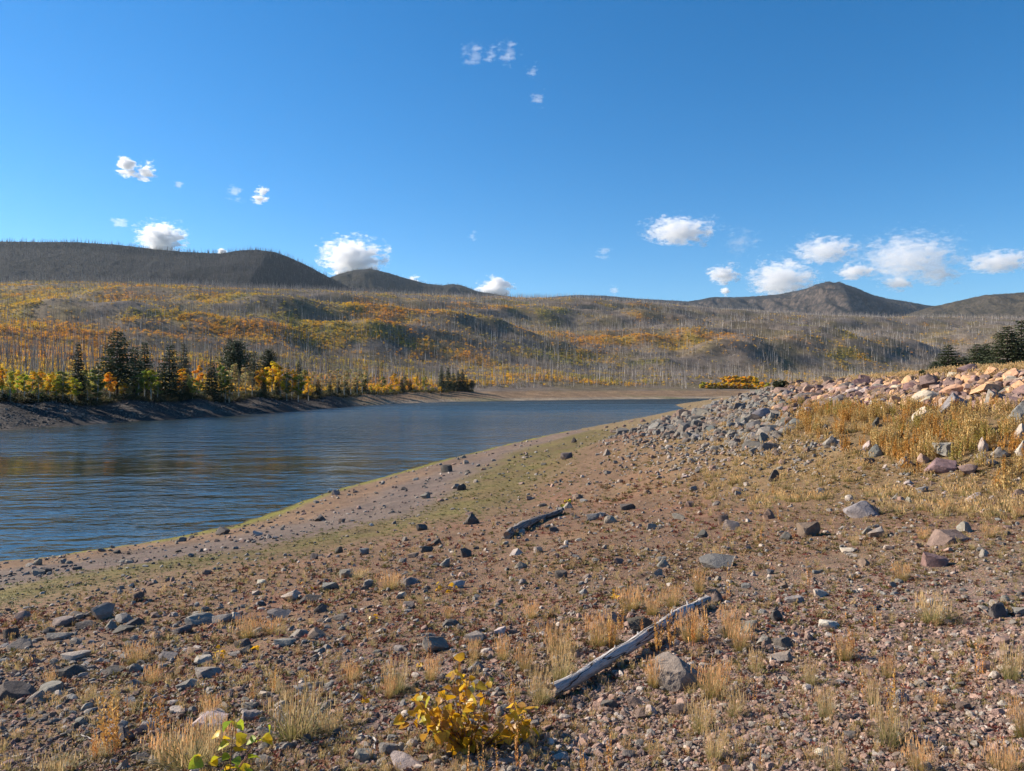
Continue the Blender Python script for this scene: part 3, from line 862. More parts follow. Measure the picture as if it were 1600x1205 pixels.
HERO = [  # u, v of the foot, width, height, tone, mesh, label
    (1062, 1077, 76, 60, 'grey', BOULDER, 'big rough grey boulder beside the lower end of the long bleached log'),
    (1348, 808, 60, 28, 'blue', ROUND, 'big rounded blue grey boulder lying alone on the right hand flat'),
    (1258, 838, 34, 27, 'brown', None, 'block with a pale sunlit top and dark face left of the rounded boulder'),
    (1474, 851, 66, 27, 'brown', LONGROCK, 'long low brown block with a pale top edge at the right'),
    (1463, 885, 38, 27, 'plum', None, 'squat reddish brown rock just under the long brown block'),
    (1122, 888, 54, 27, 'blue', WEDGE, 'smooth grey wedge shaped rock above the top end of the long log'),
    (27, 1091, 58, 36, 'dark', None, 'large dark angular rock at the left edge'),
    (998, 988, 40, 30, 'dark', WEDGE, 'dark pointed rock behind the middle of the long log'),
    (958, 978, 44, 24, 'pink', WEDGE, 'pale pinkish tilted slab left of the dark pointed rock'),
    (1558, 966, 30, 26, 'dark', None, 'dark upright rock by itself in gravel near the right edge'),
    (746, 1050, 32, 19, 'blue', ROUND, 'smooth rounded grey stone directly behind the yellow leaved shrub'),
    (1227, 1012, 40, 20, 'dark', LONGROCK, 'dark flat topped block right of the long log, right one of two touching'),
    (1196, 1009, 30, 20, 'grey', None, 'grey block right of the long log, left one of two touching'),
    (1172, 989, 23, 22, 'grey', None, 'upright grey block right of the top of the long log'),
    (1214, 970, 18, 18, 'dark', None, 'small dark upright block above the two touching blocks'),
    (1218, 1034, 40, 14, 'grey', None, 'flat grey stone below the two touching blocks'),
    (1406, 1098, 24, 22, 'blue', None, 'bluish stone standing between two tall dry stalks in pink gravel'),
    (1060, 1117, 26, 22, 'brown', None, 'brownish stone just below the big rough boulder'),
    (992, 1104, 30, 16, 'brown', None, 'low brown stone between the log end and the big rough boulder'),
    (1294, 982, 32, 15, 'pale', None, 'pale flat stone in gravel right of the log top'),
    (1282, 932, 24, 15, 'pale', None, 'pale lumpy stone casting a shadow above the right gravel'),
    (1240, 942, 30, 13, 'blue', None, 'low bluish stone left of the pale lumpy stone'),
    (1121, 941, 24, 20, 'dark', None, 'dark jagged stone touching the top end of the long log'),
    (161, 968, 34, 28, 'grey', WEDGE, 'pointed grey rock on top of the rock pile by the lake slope'),
    (100, 978, 38, 15, 'grey', None, 'low slab at the left end of the rock pile'),
    (138, 982, 36, 15, 'dark', None, 'dark slab left of the pointed rock in the rock pile'),
    (193, 972, 28, 16, 'grey', None, 'grey block right of the pointed rock in the rock pile'),
    (213, 978, 28, 16, 'dark', None, 'dark block at the right end of the rock pile'),
    (176, 982, 24, 14, 'grey', None, 'grey stone in front of the pointed rock in the rock pile'),
    (193, 988, 32, 13, 'dark', None, 'dark low stone at the front of the rock pile'),
    (120, 966, 26, 10, 'dark', None, 'thin dark slab behind the left end of the rock pile'),
    (33, 1014, 44, 22, 'grey', LONGROCK, 'broad grey block above the large dark rock at the left edge'),
    (19, 997, 24, 18, 'dark', None, 'dark round topped rock above the broad grey block at the left'),
    (78, 990, 20, 12, 'dark', None, 'small dark stone between the broad grey block and the rock pile'),
    (92, 1000, 36, 10, 'grey', None, 'low grey stones just below the left end of the rock pile'),
    (121, 1032, 42, 16, 'pale', None, 'flat pale slab right of the broad grey block'),
    (115, 1058, 54, 17, 'dark', LONGROCK, 'long dark low rock right of the large dark angular rock'),
    (178, 1054, 42, 17, 'dark', None, 'dark low rock right of the long dark low one'),
    (82, 1081, 42, 13, 'blue', None, 'flat bluish slab below the long dark low rock'),
    (63, 1098, 20, 9, 'grey', None, 'small flat stone under the flat bluish slab'),
    (327, 1059, 46, 18, 'grey', LONGROCK, 'tilted grey slab on the left slope, upper of two slabs end to end'),
    (298, 1074, 40, 15, 'grey', LONGROCK, 'grey slab with dark underside on the left slope, lower of two end to end'),
    (320, 1038, 30, 17, 'pale', None, 'pale tilted slab just above the two slabs end to end'),
    (388, 1022, 28, 17, 'dark', ROUND, 'dark rounded stone beside the small yellow sprig'),
    (379, 1010, 26, 14, 'dark', None, 'dark stone behind the rounded one beside the yellow sprig'),
    (368, 1026, 24, 12, 'grey', None, 'grey stone left of the dark rounded stone by the yellow sprig'),
    (240, 1022, 24, 10, 'dark', None, 'low dark stone halfway between pale slab and yellow sprig'),
    (348, 974, 32, 18, 'grey', None, 'square grey rock at the right of the row on the left slope'),
    (314, 976, 44, 20, 'grey', None, 'wide grey rock left of the square one in the row on the left slope'),
    (285, 990, 30, 17, 'dark', None, 'dark rock at the lower left end of the row on the left slope'),
    (371, 967, 26, 14, 'pale', None, 'pale rock right of the square one in the row on the left slope'),
    (436, 967, 36, 19, 'grey', WEDGE, 'pointed grey slab among rocks above the dry tufts left of centre'),
    (482, 942, 36, 16, 'dark', LONGROCK, 'long dark slab upper left of centre on the brown slope'),
    (503, 957, 26, 17, 'dark', ROUND, 'dark round stone just below the long dark slab left of centre'),
    (532, 968, 26, 11, 'dark', None, 'dark flat stone right of the dark round stone left of centre'),
    (469, 995, 34, 18, 'grey', None, 'grey rock left one of two side by side below the pointed slab'),
    (495, 997, 30, 18, 'brown', None, 'brownish rock right one of two side by side below the pointed slab'),
    (444, 1010, 34, 13, 'grey', None, 'flat grey rock in front of the two rocks side by side'),
    (476, 1077, 36, 17, 'pale', WEDGE, 'pale slab with a little dark stone at its side, lower left of centre'),
    (502, 1074, 16, 12, 'dark', None, 'little dark stone at the side of the pale slab'),
    (333, 1126, 46, 24, 'pale', LONGROCK, 'pale slab with a shadowed front behind the green leaved sapling'),
    (327, 1137, 62, 8, 'pale', LONGROCK, 'thin pale slab at the foot of the one behind the sapling'),
    (218, 938, 16, 15, 'dark', WEDGE, 'lone dark pointed stone on the green strip'),
    (59, 883, 14, 11, 'grey', None, 'pale topped stone at the water edge on the left'),
    (59, 899, 20, 11, 'grey', None, 'rounded stone on the pebble strip under the water edge stone'),
    (75, 896, 14, 11, 'dark', None, 'darker stone touching the rounded one on the pebble strip'),
    (404, 837, 15, 10, 'pale', None, 'pale pointed stone on the pebble strip left of centre'),
    (531, 864, 14, 11, 'dark', None, 'dark stone on the edge of the green strip left of centre'),
    (886, 717, 19, 11, 'dark', None, 'lone dark boulder on the orange ground up the beach'),
    (897, 692, 9, 9, 'dark', None, 'small dark upright stone near the water up the beach'),
    (697, 738, 19, 13, 'dark', None, 'dark rock with a horn on the upper edge of the green strip'),
    (737, 819, 24, 18, 'dark', ROUND, 'dark round boulder left of the short weathered log'),
    (664, 779, 16, 11, 'grey', None, 'stone on the green strip below the horned rock'),
    (721, 766, 15, 10, 'dark', None, 'dark stone on the green strip above the round dark boulder'),
    (978, 797, 24, 12, 'dark', None, 'dark low rock right of the short weathered log'),
    (953, 817, 22, 12, 'grey', None, 'right hand stone of a ring of stones right of the short log'),
    (926, 813, 22, 12, 'grey', None, 'left hand stone of a ring of stones right of the short log'),
    (941, 808, 14, 9, 'pale', None, 'pale stone at the back of the ring of stones'),
    (865, 831, 18, 10, 'dark', None, 'flat stone just below the short weathered log'),
    (840, 864, 14, 11, 'pale', None, 'small pale upright stone below the short log'),
    (807, 867, 24, 12, 'pale', None, 'pale broken stone left of the small pale upright one'),
    (728, 871, 19, 15, 'dark', WEDGE, 'dark pointed stone on the brown slope under the round boulder'),
    (696, 886, 18, 14, 'grey', None, 'squarish stone left of and below the dark pointed stone'),
    (642, 913, 32, 12, 'grey', LONGROCK, 'long flat topped stone in the middle of the brown slope'),
    (682, 851, 20, 12, 'dark', None, 'dark stone at the right of a pair below the green strip'),
    (667, 862, 20, 11, 'dark', None, 'dark flat stone at the left of a pair below the green strip'),
    (571, 866, 15, 12, 'blue', None, 'bluish round stone on the lower edge of the green strip'),
    (544, 902, 24, 16, 'grey', None, 'lumpy grey stone left of the long flat topped stone'),
    (659, 829, 18, 11, 'dark', None, 'dark low stone left of the round dark boulder'),
    (714, 919, 26, 15, 'pale', WEDGE, 'pale slab with a dark shaded foot in the middle of the slope'),
    (814, 888, 20, 13, 'grey', None, 'grey stone in the middle of the slope right of the squarish one'),
    (877, 904, 20, 14, 'dark', None, 'dark brown rock with a long shadow below the short log'),
    (816, 913, 13, 11, 'grey', None, 'small square stone left of the dark brown rock'),
    (1036, 886, 20, 14, 'blue', ROUND, 'bluish round stone left of the smooth wedge rock'),
    (1027, 902, 18, 16, 'grey', WEDGE, 'grey pointed stone under the bluish round one'),
    (741, 1002, 34, 18, 'grey', None, 'grey block among small stones behind the rounded stone'),
    (782, 992, 20, 14, 'pale', None, 'pale stone right of the grey block behind the shrub'),
    (680, 1018, 42, 26, 'grey', None, 'broken ledge of grey stone up left of the yellow leaved shrub'),
    (717, 1031, 20, 16, 'grey', None, 'upright grey stone between the broken ledge and the rounded stone'),
    (632, 1201, 56, 16, 'pale', WEDGE, 'pale slab at the bottom edge below the shrub'),
    (1130, 820, 20, 18, 'brown', None, 'brown upright stone behind a flat grey one at the right'),
    (1142, 828, 26, 17, 'grey', None, 'grey stone in front of the brown upright stone'),
    (1099, 840, 20, 14, 'dark', None, 'dark cornered stone left of the brown upright stone'),
    (1201, 811, 19, 17, 'brown', ROUND, 'round brown stone with an orange weed beside it'),
    (1369, 841, 26, 20, 'grey', None, 'knobbly grey stone below the big rounded boulder'),
    (1354, 836, 16, 13, 'grey', None, 'small stone left of the knobbly grey one'),
    (1208, 753, 16, 19, 'dark', None, 'narrow upright stone in the middle distance at the right'),
    (1367, 714, 22, 19, 'blue', ROUND, 'rounded grey stone in front of a paler one below the weeds'),
    (1356, 705, 19, 15, 'pale', ROUND, 'pale rounded stone behind the grey one below the weeds'),
    (1299, 699, 28, 16, 'grey', ROUND, 'grey boulder with a dark hollow right of the stony ground'),
    (1320, 698, 22, 11, 'dark', None, 'dark flat rock touching the boulder with the hollow'),
    (1353, 726, 27, 10, 'dark', None, 'low dark speckled rock under the pale rounded stone'),
    (1414, 731, 28, 17, 'grey', ROUND, 'domed grey stone left of the pinkish pair'),
    (1444, 724, 20, 15, 'pink', None, 'pinkish stone, the smaller back one of the pinkish pair'),
    (1468, 739, 48, 22, 'plum', LONGROCK, 'broad pinkish block, the larger of the pinkish pair'),
    (1512, 742, 28, 15, 'plum', WEDGE, 'dark purplish pointed rock right of the broad pinkish block'),
    (1482, 713, 50, 19, 'grey', LONGROCK, 'long grey ledge like rock under the tall weeds at right'),
    (1538, 706, 18, 22, 'pale', ROUND, 'pale upright boulder standing on a cream one at right'),
    (1535, 719, 17, 11, 'cream', None, 'cream coloured stone under the pale upright boulder'),
    (1562, 716, 26, 15, 'grey', ROUND, 'grey boulder right of the cream stone'),
    (1548, 728, 20, 9, 'grey', None, 'flat grey stone in front of the boulder right of the cream stone'),
    (1595, 712, 20, 22, 'pale', ROUND, 'pale boulder cut off by the right edge under the weeds'),
    (1522, 784, 25, 15, 'pale', None, 'pale slanted stone alone on the flat at far right'),
    (1590, 779, 24, 16, 'brown', None, 'brownish low stone at the right edge of the flat'),
    (1506, 832, 26, 18, 'grey', None, 'grey stone behind the right end of the long brown block'),
    (1537, 870, 15, 13, 'grey', None, 'small grey stone right of the squat reddish rock'),
    (1352, 884, 20, 14, 'brown', None, 'brown stone below the knobbly grey stone'),
    (1324, 863, 26, 9, 'pale', None, 'flat pale stone left of and above the brown stone'),
    (1419, 758, 18, 4, 'pale', None, 'thin pale flat stone lying on the right hand flat'),
    (1420, 785, 12, 9, 'cream', None, 'small cream pointed stone above the rounded boulder'),
]

def zone_name(u, v, p):
    d = float(shore_dist(p[0], p[1]))
    if v > 1040 and u > 880: return 'in the pinkish gravel at lower right'
    if v > 1000 and u <= 880: return 'among red ground plants at lower left'
    if d < 11: return 'on the pebble strip along the water'
    if d < 16 and u < 800: return 'on the strip of short green growth'
    if u > 1080 and v < 800: return 'on stony ground below the embankment'
    if u > 1080: return 'on the dry flat at the right'
    if v < 800: return 'on the beach between water and embankment'
    return 'on the brown slope around the logs'

TONE_WORD = {'grey': 'grey', 'dark': 'dark', 'pale': 'pale', 'pink': 'pinkish', 'brown': 'brown', 'blue': 'bluish', 'plum': 'purplish', 'cream': 'cream'}
SIZE_WORD = ('small', 'mid sized')
for (u, v, w, h, tone, me, lab) in HERO:
    place_rock('rock', u, v, w, h, tone, lab, 'rocks lying on the shore', mesh=me)

MARKS = [  # what one can find in the picture to tell the lesser stones by
    (1062, 1060, 'big rough grey boulder'), (1348, 798, 'big rounded boulder'), (1258, 828, 'pale topped brown block'), (1474, 840, 'long low brown block'),
    (1122, 878, 'smooth grey wedge rock'), (27, 1080, 'large left edge rock'), (998, 975, 'pointed rock by the log'), (1558, 955, 'dark upright gravel rock'),
    (730, 1110, 'yellow leaved shrub'), (1212, 1003, 'two touching dark blocks'), (161, 962, 'rock pile'), (330, 970, 'row of grey rocks'), (313, 1065, 'two slabs end to end'),
    (360, 1160, 'green leaved sapling'), (940, 1040, 'long bleached log'), (832, 818, 'short weathered log'), (737, 812, 'dark round boulder'), (940, 812, 'ring of stones'),
    (642, 908, 'long flat topped stone'), (877, 900, 'dark long shadowed rock'), (697, 735, 'dark horned rock'), (886, 712, 'dark boulder up the beach'),
    (1468, 732, 'broad pinkish block'), (1312, 694, 'boulder with the dark hollow'), (1362, 708, 'rounded pair below the weeds'), (1190, 652, 'slanting riprap foot slab'),
    (1208, 748, 'narrow upright stone'), (680, 1010, 'broken grey ledge'), (482, 936, 'long dark slab'), (218, 934, 'pointed green strip stone'), (59, 890, 'stones at the water edge'),
    (404, 834, 'pale pointed pebble strip stone'), (1133, 820, 'brown upright stone'), (1522, 778, 'pale slanted stone'), (1390, 1135, 'large dry tuft at lower right'), (1460, 950, 'dry tuft at the right'),
    (330, 1115, 'pale slab behind the sapling'), (476, 1070, 'pale slab lower left of centre'),
]
_o = 'first second third fourth fifth sixth seventh eighth ninth tenth eleventh twelfth thirteenth fourteenth fifteenth sixteenth seventeenth eighteenth nineteenth'.split()
ORD = [''] + [w + ' ' for w in _o[1:]] + ['twentieth '] + ['twenty ' + w + ' ' for w in _o[:9]] + ['thirtieth '] + ['thirty ' + w + ' ' for w in _o[:9]] + ['fortieth ']
def marked_labels(items, marks, noun):
    """items: (object, u, v, adjectives). Gives every one a label by its look, its side of the nearest landmark and its rank from there."""
    bins = {}
    for o, u, v, adj in items:
        m = min(marks, key=lambda q: (q[0] - u) ** 2 + (2.0 * (q[1] - v)) ** 2)
        du, dv = u - m[0], (v - m[1]) * 1.6
        side = ('right of' if du > 0 else 'left of') if abs(du) > abs(dv) else ('in front of' if dv > 0 else 'behind')
        bins.setdefault((adj, side, m[2]), []).append((du * du + dv * dv, o))
    for (adj, side, name), lst in bins.items():
        lst.sort(key=lambda q: q[0])
        for k, (_, o) in enumerate(lst):
            rank = '' if len(lst) == 1 else ', nearest to it' if k == 0 else ', %snearest' % ORD[min(k, len(ORD) - 1)]
            o['label'] = '%s %s %s the %s%s' % (adj, noun, side, name, rank)

# the rest of the 300 largest: places drawn at random over the stony ground
def pick_shore_pixels(n, rng, vmin=640, vmax=1204, power=1.0, wide=True):
    """Random lines of sight that land on the near shore."""
    out = []
    while len(out) < n:
        u = rng.uniform(-760, 2360, n) if wide else rng.uniform(-30, 1630, n)     # well past both sides of the view
        v = vmin + (vmax - vmin) * rng.uniform(0, 1, n) ** power
        if wide: v = np.where(rng.uniform(0, 1, n) < 0.13, rng.uniform(vmax, 1750, n), v)
        p = quick_hit(u, v)
        ok = ~np.isnan(p[:, 0])
        sd = np.full(len(u), -1.0); sd[ok] = shore_dist(p[ok, 0], p[ok, 1])
        ok &= sd > 0.25
        for k in np.nonzero(ok)[0]:
            out.append((u[k], v[k], p[k, 0], p[k, 1], p[k, 2], sd[k]))
    return np.array(out[:n])

def stony(u, v, x, y, sd):
    """How stony the ground is, 0..1."""
    n = 0.5 + 0.9 * fbm(x / 2.4, y / 2.4, 3, 801)
    cd, _ = crest_dist(x, y); cd = -cd
    s = np.clip(n, 0.05, 1)
    s = s * np.where((sd > 9) & (sd < 15) & (u < 780), 0.35, 1.0)
    s = s * (1 + 1.5 * sstep(3.0, 0.0, cd - 10.5) * sstep(20, 30, y))            # rubble at the foot of the embankment
    s = np.where((cd < 8.3) & (y < 60), 0.0, s)
    return np.clip(s, 0, 1.6)

_rs = np.random.default_rng(77)
_c = pick_shore_pixels(2600, _rs, 650, 1195, 0.9, False)
_w = stony(_c[:, 0], _c[:, 1], _c[:, 2], _c[:, 3], _c[:, 5])
_c = _c[_rs.uniform(0, 1.3, len(_c)) < _w]
_hu = np.array([(h[0], h[1], h[2]) for h in HERO])
_n = 0; _lab = []
for row in _c:
    if _n >= 300 - len(HERO): break
    u, v = row[0], row[1]
    if np.any((np.abs(_hu[:, 0] - u) < _hu[:, 2] * 0.75) & (np.abs(_hu[:, 1] - v) < 16)): continue
    if 840 < u < 1120 and abs(v - (1085 - (u - 860) * 0.612)) < 26: continue
    if 620 < u < 830 and v > 1040: continue
    if 780 < u < 885 and abs(v - (838 - (u - 790) * 0.477)) < 14: continue
    k = _rs.uniform() ** 2.2
    base = np.interp(v, [640, 720, 850, 1200], [6, 9, 12, 17])
    w = base * (0.9 + 1.1 * k)
    zn = zone_name(u, v, row[2:5])
    if 'gravel' in zn: tone = _rs.choice(['pink', 'pale', 'grey', 'brown', 'dark'])
    elif 'pebble' in zn: tone = _rs.choice(['grey', 'grey', 'dark', 'brown'])
    elif 'embankment' in zn: tone = _rs.choice(['grey', 'pale', 'grey', 'blue', 'brown'])
    else: tone = _rs.choice(['grey', 'dark', 'grey', 'blue', 'pale', 'brown'])
    adj = '%s %s' % (SIZE_WORD[int(w > base * 1.35)], TONE_WORD[tone])
    o = place_rock('rock', u, v, w, w * _rs.uniform(0.4, 0.75), tone, adj, 'rocks lying on the shore', hit=row[2:5])
    if o: _lab.append((o, u, v, adj))
    _n += 1
marked_labels(_lab, MARKS, 'stone')

# loose stones and gravel that nobody could count
def many_stones():
    rng = np.random.default_rng(5)
    c = pick_shore_pixels(72000, rng, 624, 1240, 0.95)
    w = stony(c[:, 0], c[:, 1], c[:, 2], c[:, 3], c[:, 5])
    c = c[rng.uniform(0, 1.7, len(c)) < w + 0.06]
    # the stony apron in front of the grey heap
    ua = rng.uniform(930, 1330, 9000); va = rng.uniform(650, 775, 9000)
    p = quick_hit(ua, va); ok = ~np.isnan(p[:, 0]); ua, va, p = ua[ok], va[ok], p[ok]
    acd = -crest_dist(p[:, 0], p[:, 1])[0]; asd = shore_dist(p[:, 0], p[:, 1])
    da = np.exp(-((va - (700 - 0.06 * (ua - 1180))) / 30.0) ** 2) * np.exp(-((ua - 1150) / 130.0) ** 2) * (0.5 + 0.9 * fbm(p[:, 0] / 2.0, p[:, 1] / 2.0, 3, 807))
    ok = (rng.uniform(0, 1, len(ua)) < da * 0.75) & (acd > 7.8) & (asd > 3)
    apron = np.stack([ua, va, p[:, 0], p[:, 1], p[:, 2], asd], 1)[ok]
    na = len(apron); c = np.concatenate([c, apron])
    n = len(c)
    px = np.interp(c[:, 1], [624, 700, 850, 1000, 1240], [3.0, 4.3, 5.5, 7.5, 9.5]) * rng.lognormal(-0.15, 0.42, n)
    px[-na:] *= 1.45
    S = px * c[:, 3] / F_PX
    scl = np.stack([S * rng.uniform(0.8, 1.3, n), S * rng.uniform(0.6, 1.0, n), S * rng.uniform(0.32, 0.72, n)], 1)
    rot = np.stack([rng.normal(0, 0.22, n), rng.normal(0, 0.22, n), rng.uniform(0, 6.28, n)], 1)
    pal = np.array([TONES[k] for k in ('grey', 'grey', 'dark', 'pale', 'brown', 'blue', 'pink', 'grey')])
    gr = (c[:, 1] > 960) & (c[:, 0] > 850)
    pal2 = np.array([TONES[k] for k in ('pink', 'pink', 'grey', 'brown', 'pink', 'pale', 'pink', 'brown')])
    k = rng.integers(0, 8, n)
    tint = np.where(gr[:, None], pal2[k], pal[k]) * rng.uniform(0.75, 1.2, n)[:, None]
    pts = np.stack([c[:, 2], c[:, 3], H(c[:, 2], c[:, 3]) - 0.20 * scl[:, 2]], 1)
    scatter('loose_stones', pts, rot, scl, rng.integers(0, len(STONES_M), n), tint, STONES_M,
            'loose small stones strewn thickly over the shore', 'stones')
    # gravel close by
    c = pick_shore_pixels(140000, rng, 760, 1290, 0.62)
    g = 0.45 + 0.8 * fbm(c[:, 2] / 1.1, c[:, 3] / 1.1, 3, 811) + np.where((c[:, 0] > 800), 0.35, 0.0)
    g = g * np.where((c[:, 5] > 9) & (c[:, 5] < 15), 0.4, 1.0) * 0.74
    c = c[rng.uniform(0, 1.1, len(c)) < g]
    n = len(c)
    px = np.interp(c[:, 1], [760, 900, 1050, 1290], [2.2, 3.0, 4.6, 6.6]) * rng.lognormal(-0.1, 0.40, n)
    S = px * c[:, 3] / F_PX
    scl = np.stack([S * rng.uniform(0.8, 1.3, n), S * rng.uniform(0.7, 1.0, n), S * rng.uniform(0.45, 0.9, n)], 1)
    rot = np.stack([rng.normal(0, 0.4, n), rng.normal(0, 0.4, n), rng.uniform(0, 6.28, n)], 1)
    right = sstep(-1.0, 1.0, c[:, 2] - 0.25 * (c[:, 3] - 4) + 0.5 * rng.normal(0, 1, n) * 0.6)
    dk = np.array([TONES[k] for k in ('brown', 'dark', 'brown', 'grey', 'plum', 'brown', 'grey', 'pink')])
    k = rng.integers(0, 8, n)
    tint = (dk[k] * (1 - right[:, None]) + pal2[k] * right[:, None] * 0.95) * rng.uniform(0.7, 1.2, n)[:, None]
    pts = np.stack([c[:, 2], c[:, 3], H(c[:, 2], c[:, 3]) - 0.12 * scl[:, 2]], 1)
    scatter('gravel', pts, rot, scl, rng.integers(0, len(STONES_S), n), tint, STONES_S,
            'pink and grey gravel covering the near ground', 'gravel')
many_stones()

def bank_stones():
    rng = np.random.default_rng(41)
    n = 9000
    u = rng.uniform(-60, 760, n); t = rng.uniform(0, 1, n) ** 1.3
    w = np.interp(u, [-500, 0, 70, 200, 300, 400, 510, 570, 640, 720], [82, 108, 117, 138, 153, 180, 226, 268, 315, 352])
    k = np.interp(u, [-500, 0, 70, 200, 300, 400, 510, 570, 640, 720], [97, 125, 133, 153, 170, 198, 247, 300, 352, 394])
    y = w + (k - w) * t + rng.normal(0, 0.5, n); x = (u - CX) / F_PX * y; z = H_far(x, y)
    m = (z > 0.02) & (rng.uniform(-0.4, 0.5, n) < fbm(x / 5.0, y / 5.0, 3, 881))
    x, y, z = x[m], y[m], z[m]; n = len(x)
    S = rng.lognormal(-1.75, 0.45, n)
    tint = np.array([TONES[q] for q in ('dark', 'grey', 'brown', 'dark')])[rng.integers(0, 4, n)] * rng.uniform(0.5, 1.1, n)[:, None]
    rot = np.stack([rng.normal(0, 0.25, n), rng.normal(0, 0.25, n), rng.uniform(0, 6.28, n)], 1)
    scatter('bank_stones', np.stack([x, y, z - 0.1 * S], 1), rot, np.stack([S * 1.2, S, S * 0.55], 1), rng.integers(0, len(STONES_M), n), tint, STONES_M, 'dark stones strewn over the bare left bank', 'stones')
bank_stones()

# ------------------------------------------------------------------ the embankment's riprap
BIGS = [  # u, v, w, h, tone, mesh, label
    (1444, 660, 40, 24, 'cream', ROUND, 'big pale rounded boulder half hidden in the golden weeds'),
    (1484, 646, 42, 30, 'blue', LONGROCK, 'big layered grey rock above the pale rounded boulder in the weeds'),
    (1550, 632, 30, 22, 'grey', LONGROCK, 'grey slab leaning in the weeds near the right edge'),
    (1594, 662, 34, 34, 'blue', ROUND, 'big smooth grey boulder at the right edge above a pale one'),
    (1598, 685, 24, 22, 'pale', ROUND, 'pale round boulder at the right edge under the smooth grey one'),
    (1367, 668, 12, 15, 'dark', None, 'small dark upright block at the lower edge of the weeds'),
    (1494, 616, 44, 14, 'orange', LONGROCK, 'long orange boulder just above the layered grey rock'),
    (1551, 589, 38, 13, 'orange', LONGROCK, 'long orange slab slanting up near the top right of the embankment'),
    (1583, 595, 36, 18, 'orange', ROUND, 'big orange boulder at the top right of the embankment'),
    (1512, 584, 30, 12, 'plum', WEDGE, 'reddish pointed slab on the skyline side of the riprap'),
    (1459, 596, 18, 12, 'orange', ROUND, 'glowing orange boulder in the middle of the upper riprap'),
    (1536, 605, 24, 13, 'orange', ROUND, 'rounded orange boulder below the long orange slab'),
    (1452, 608, 26, 14, 'plum', None, 'dark reddish boulder below the glowing orange one'),
    (1424, 610, 24, 12, 'plum', None, 'dark reddish boulder left of the other dark reddish one'),
    (1352, 616, 24, 10, 'pale', ROUND, 'pale boulder at the top edge of the weeds'),
    (1190, 657, 34, 18, 'blue', WEDGE, 'large slanting grey slab at the foot of the grey riprap'),
    (1208, 658, 22, 13, 'grey', ROUND, 'rounded grey boulder right of the slanting slab'),
    (1167, 662, 24, 14, 'grey', None, 'grey boulder left of the slanting slab at the foot of the riprap'),
    (1270, 648, 26, 12, 'grey', None, 'pair of joined grey stones standing out of the weeds'),
    (1252, 650, 18, 10, 'pale', None, 'pale stone by the weeds'),
    (1277, 674, 9, 13, 'grey', None, 'thin upright stone at the lower left edge of the weeds'),
    (1290, 673, 10, 10, 'dark', None, 'dark stump like stone right of the thin upright stone'),
    (1400, 688, 22, 14, 'dark', WEDGE, 'dark split rock in grass below the weeds'),
]
for (u, v, w, h, tone, me, lab) in BIGS:
    place_rock('boulder', u, v, w, h, tone, lab, 'boulders of the embankment', 'boulder', mesh=me)

BANK_MARKS = [(1444, 652, 'big pale weed boulder'), (1484, 635, 'big layered grey rock'), (1550, 625, 'grey slab leaning in the weeds'), (1594, 650, 'big smooth edge boulder'),
    (1494, 611, 'long orange boulder'), (1551, 584, 'long orange slab'), (1583, 586, 'big orange boulder at top right'), (1512, 579, 'reddish pointed skyline slab'), (1459, 590, 'glowing orange boulder'),
    (1440, 604, 'pair of dark reddish boulders'), (1352, 612, 'pale boulder atop the weeds'), (1190, 650, 'slanting riprap foot slab'), (1270, 643, 'joined stones in the weeds'),
    (1252, 646, 'pale stone by the weeds'), (1223, 598, 'dark bush on the crest'), (1130, 640, 'lower tip of the heap'), (1150, 618, 'upper tip of the riprap'), (1300, 600, 'middle of the grassy crest'),
    (1180, 630, 'middle of the grey heap'), (1400, 590, 'right half of the grassy crest'), (1110, 668, 'lowest corner of the heap'), (1220, 625, 'mixed grey and pink stretch')]

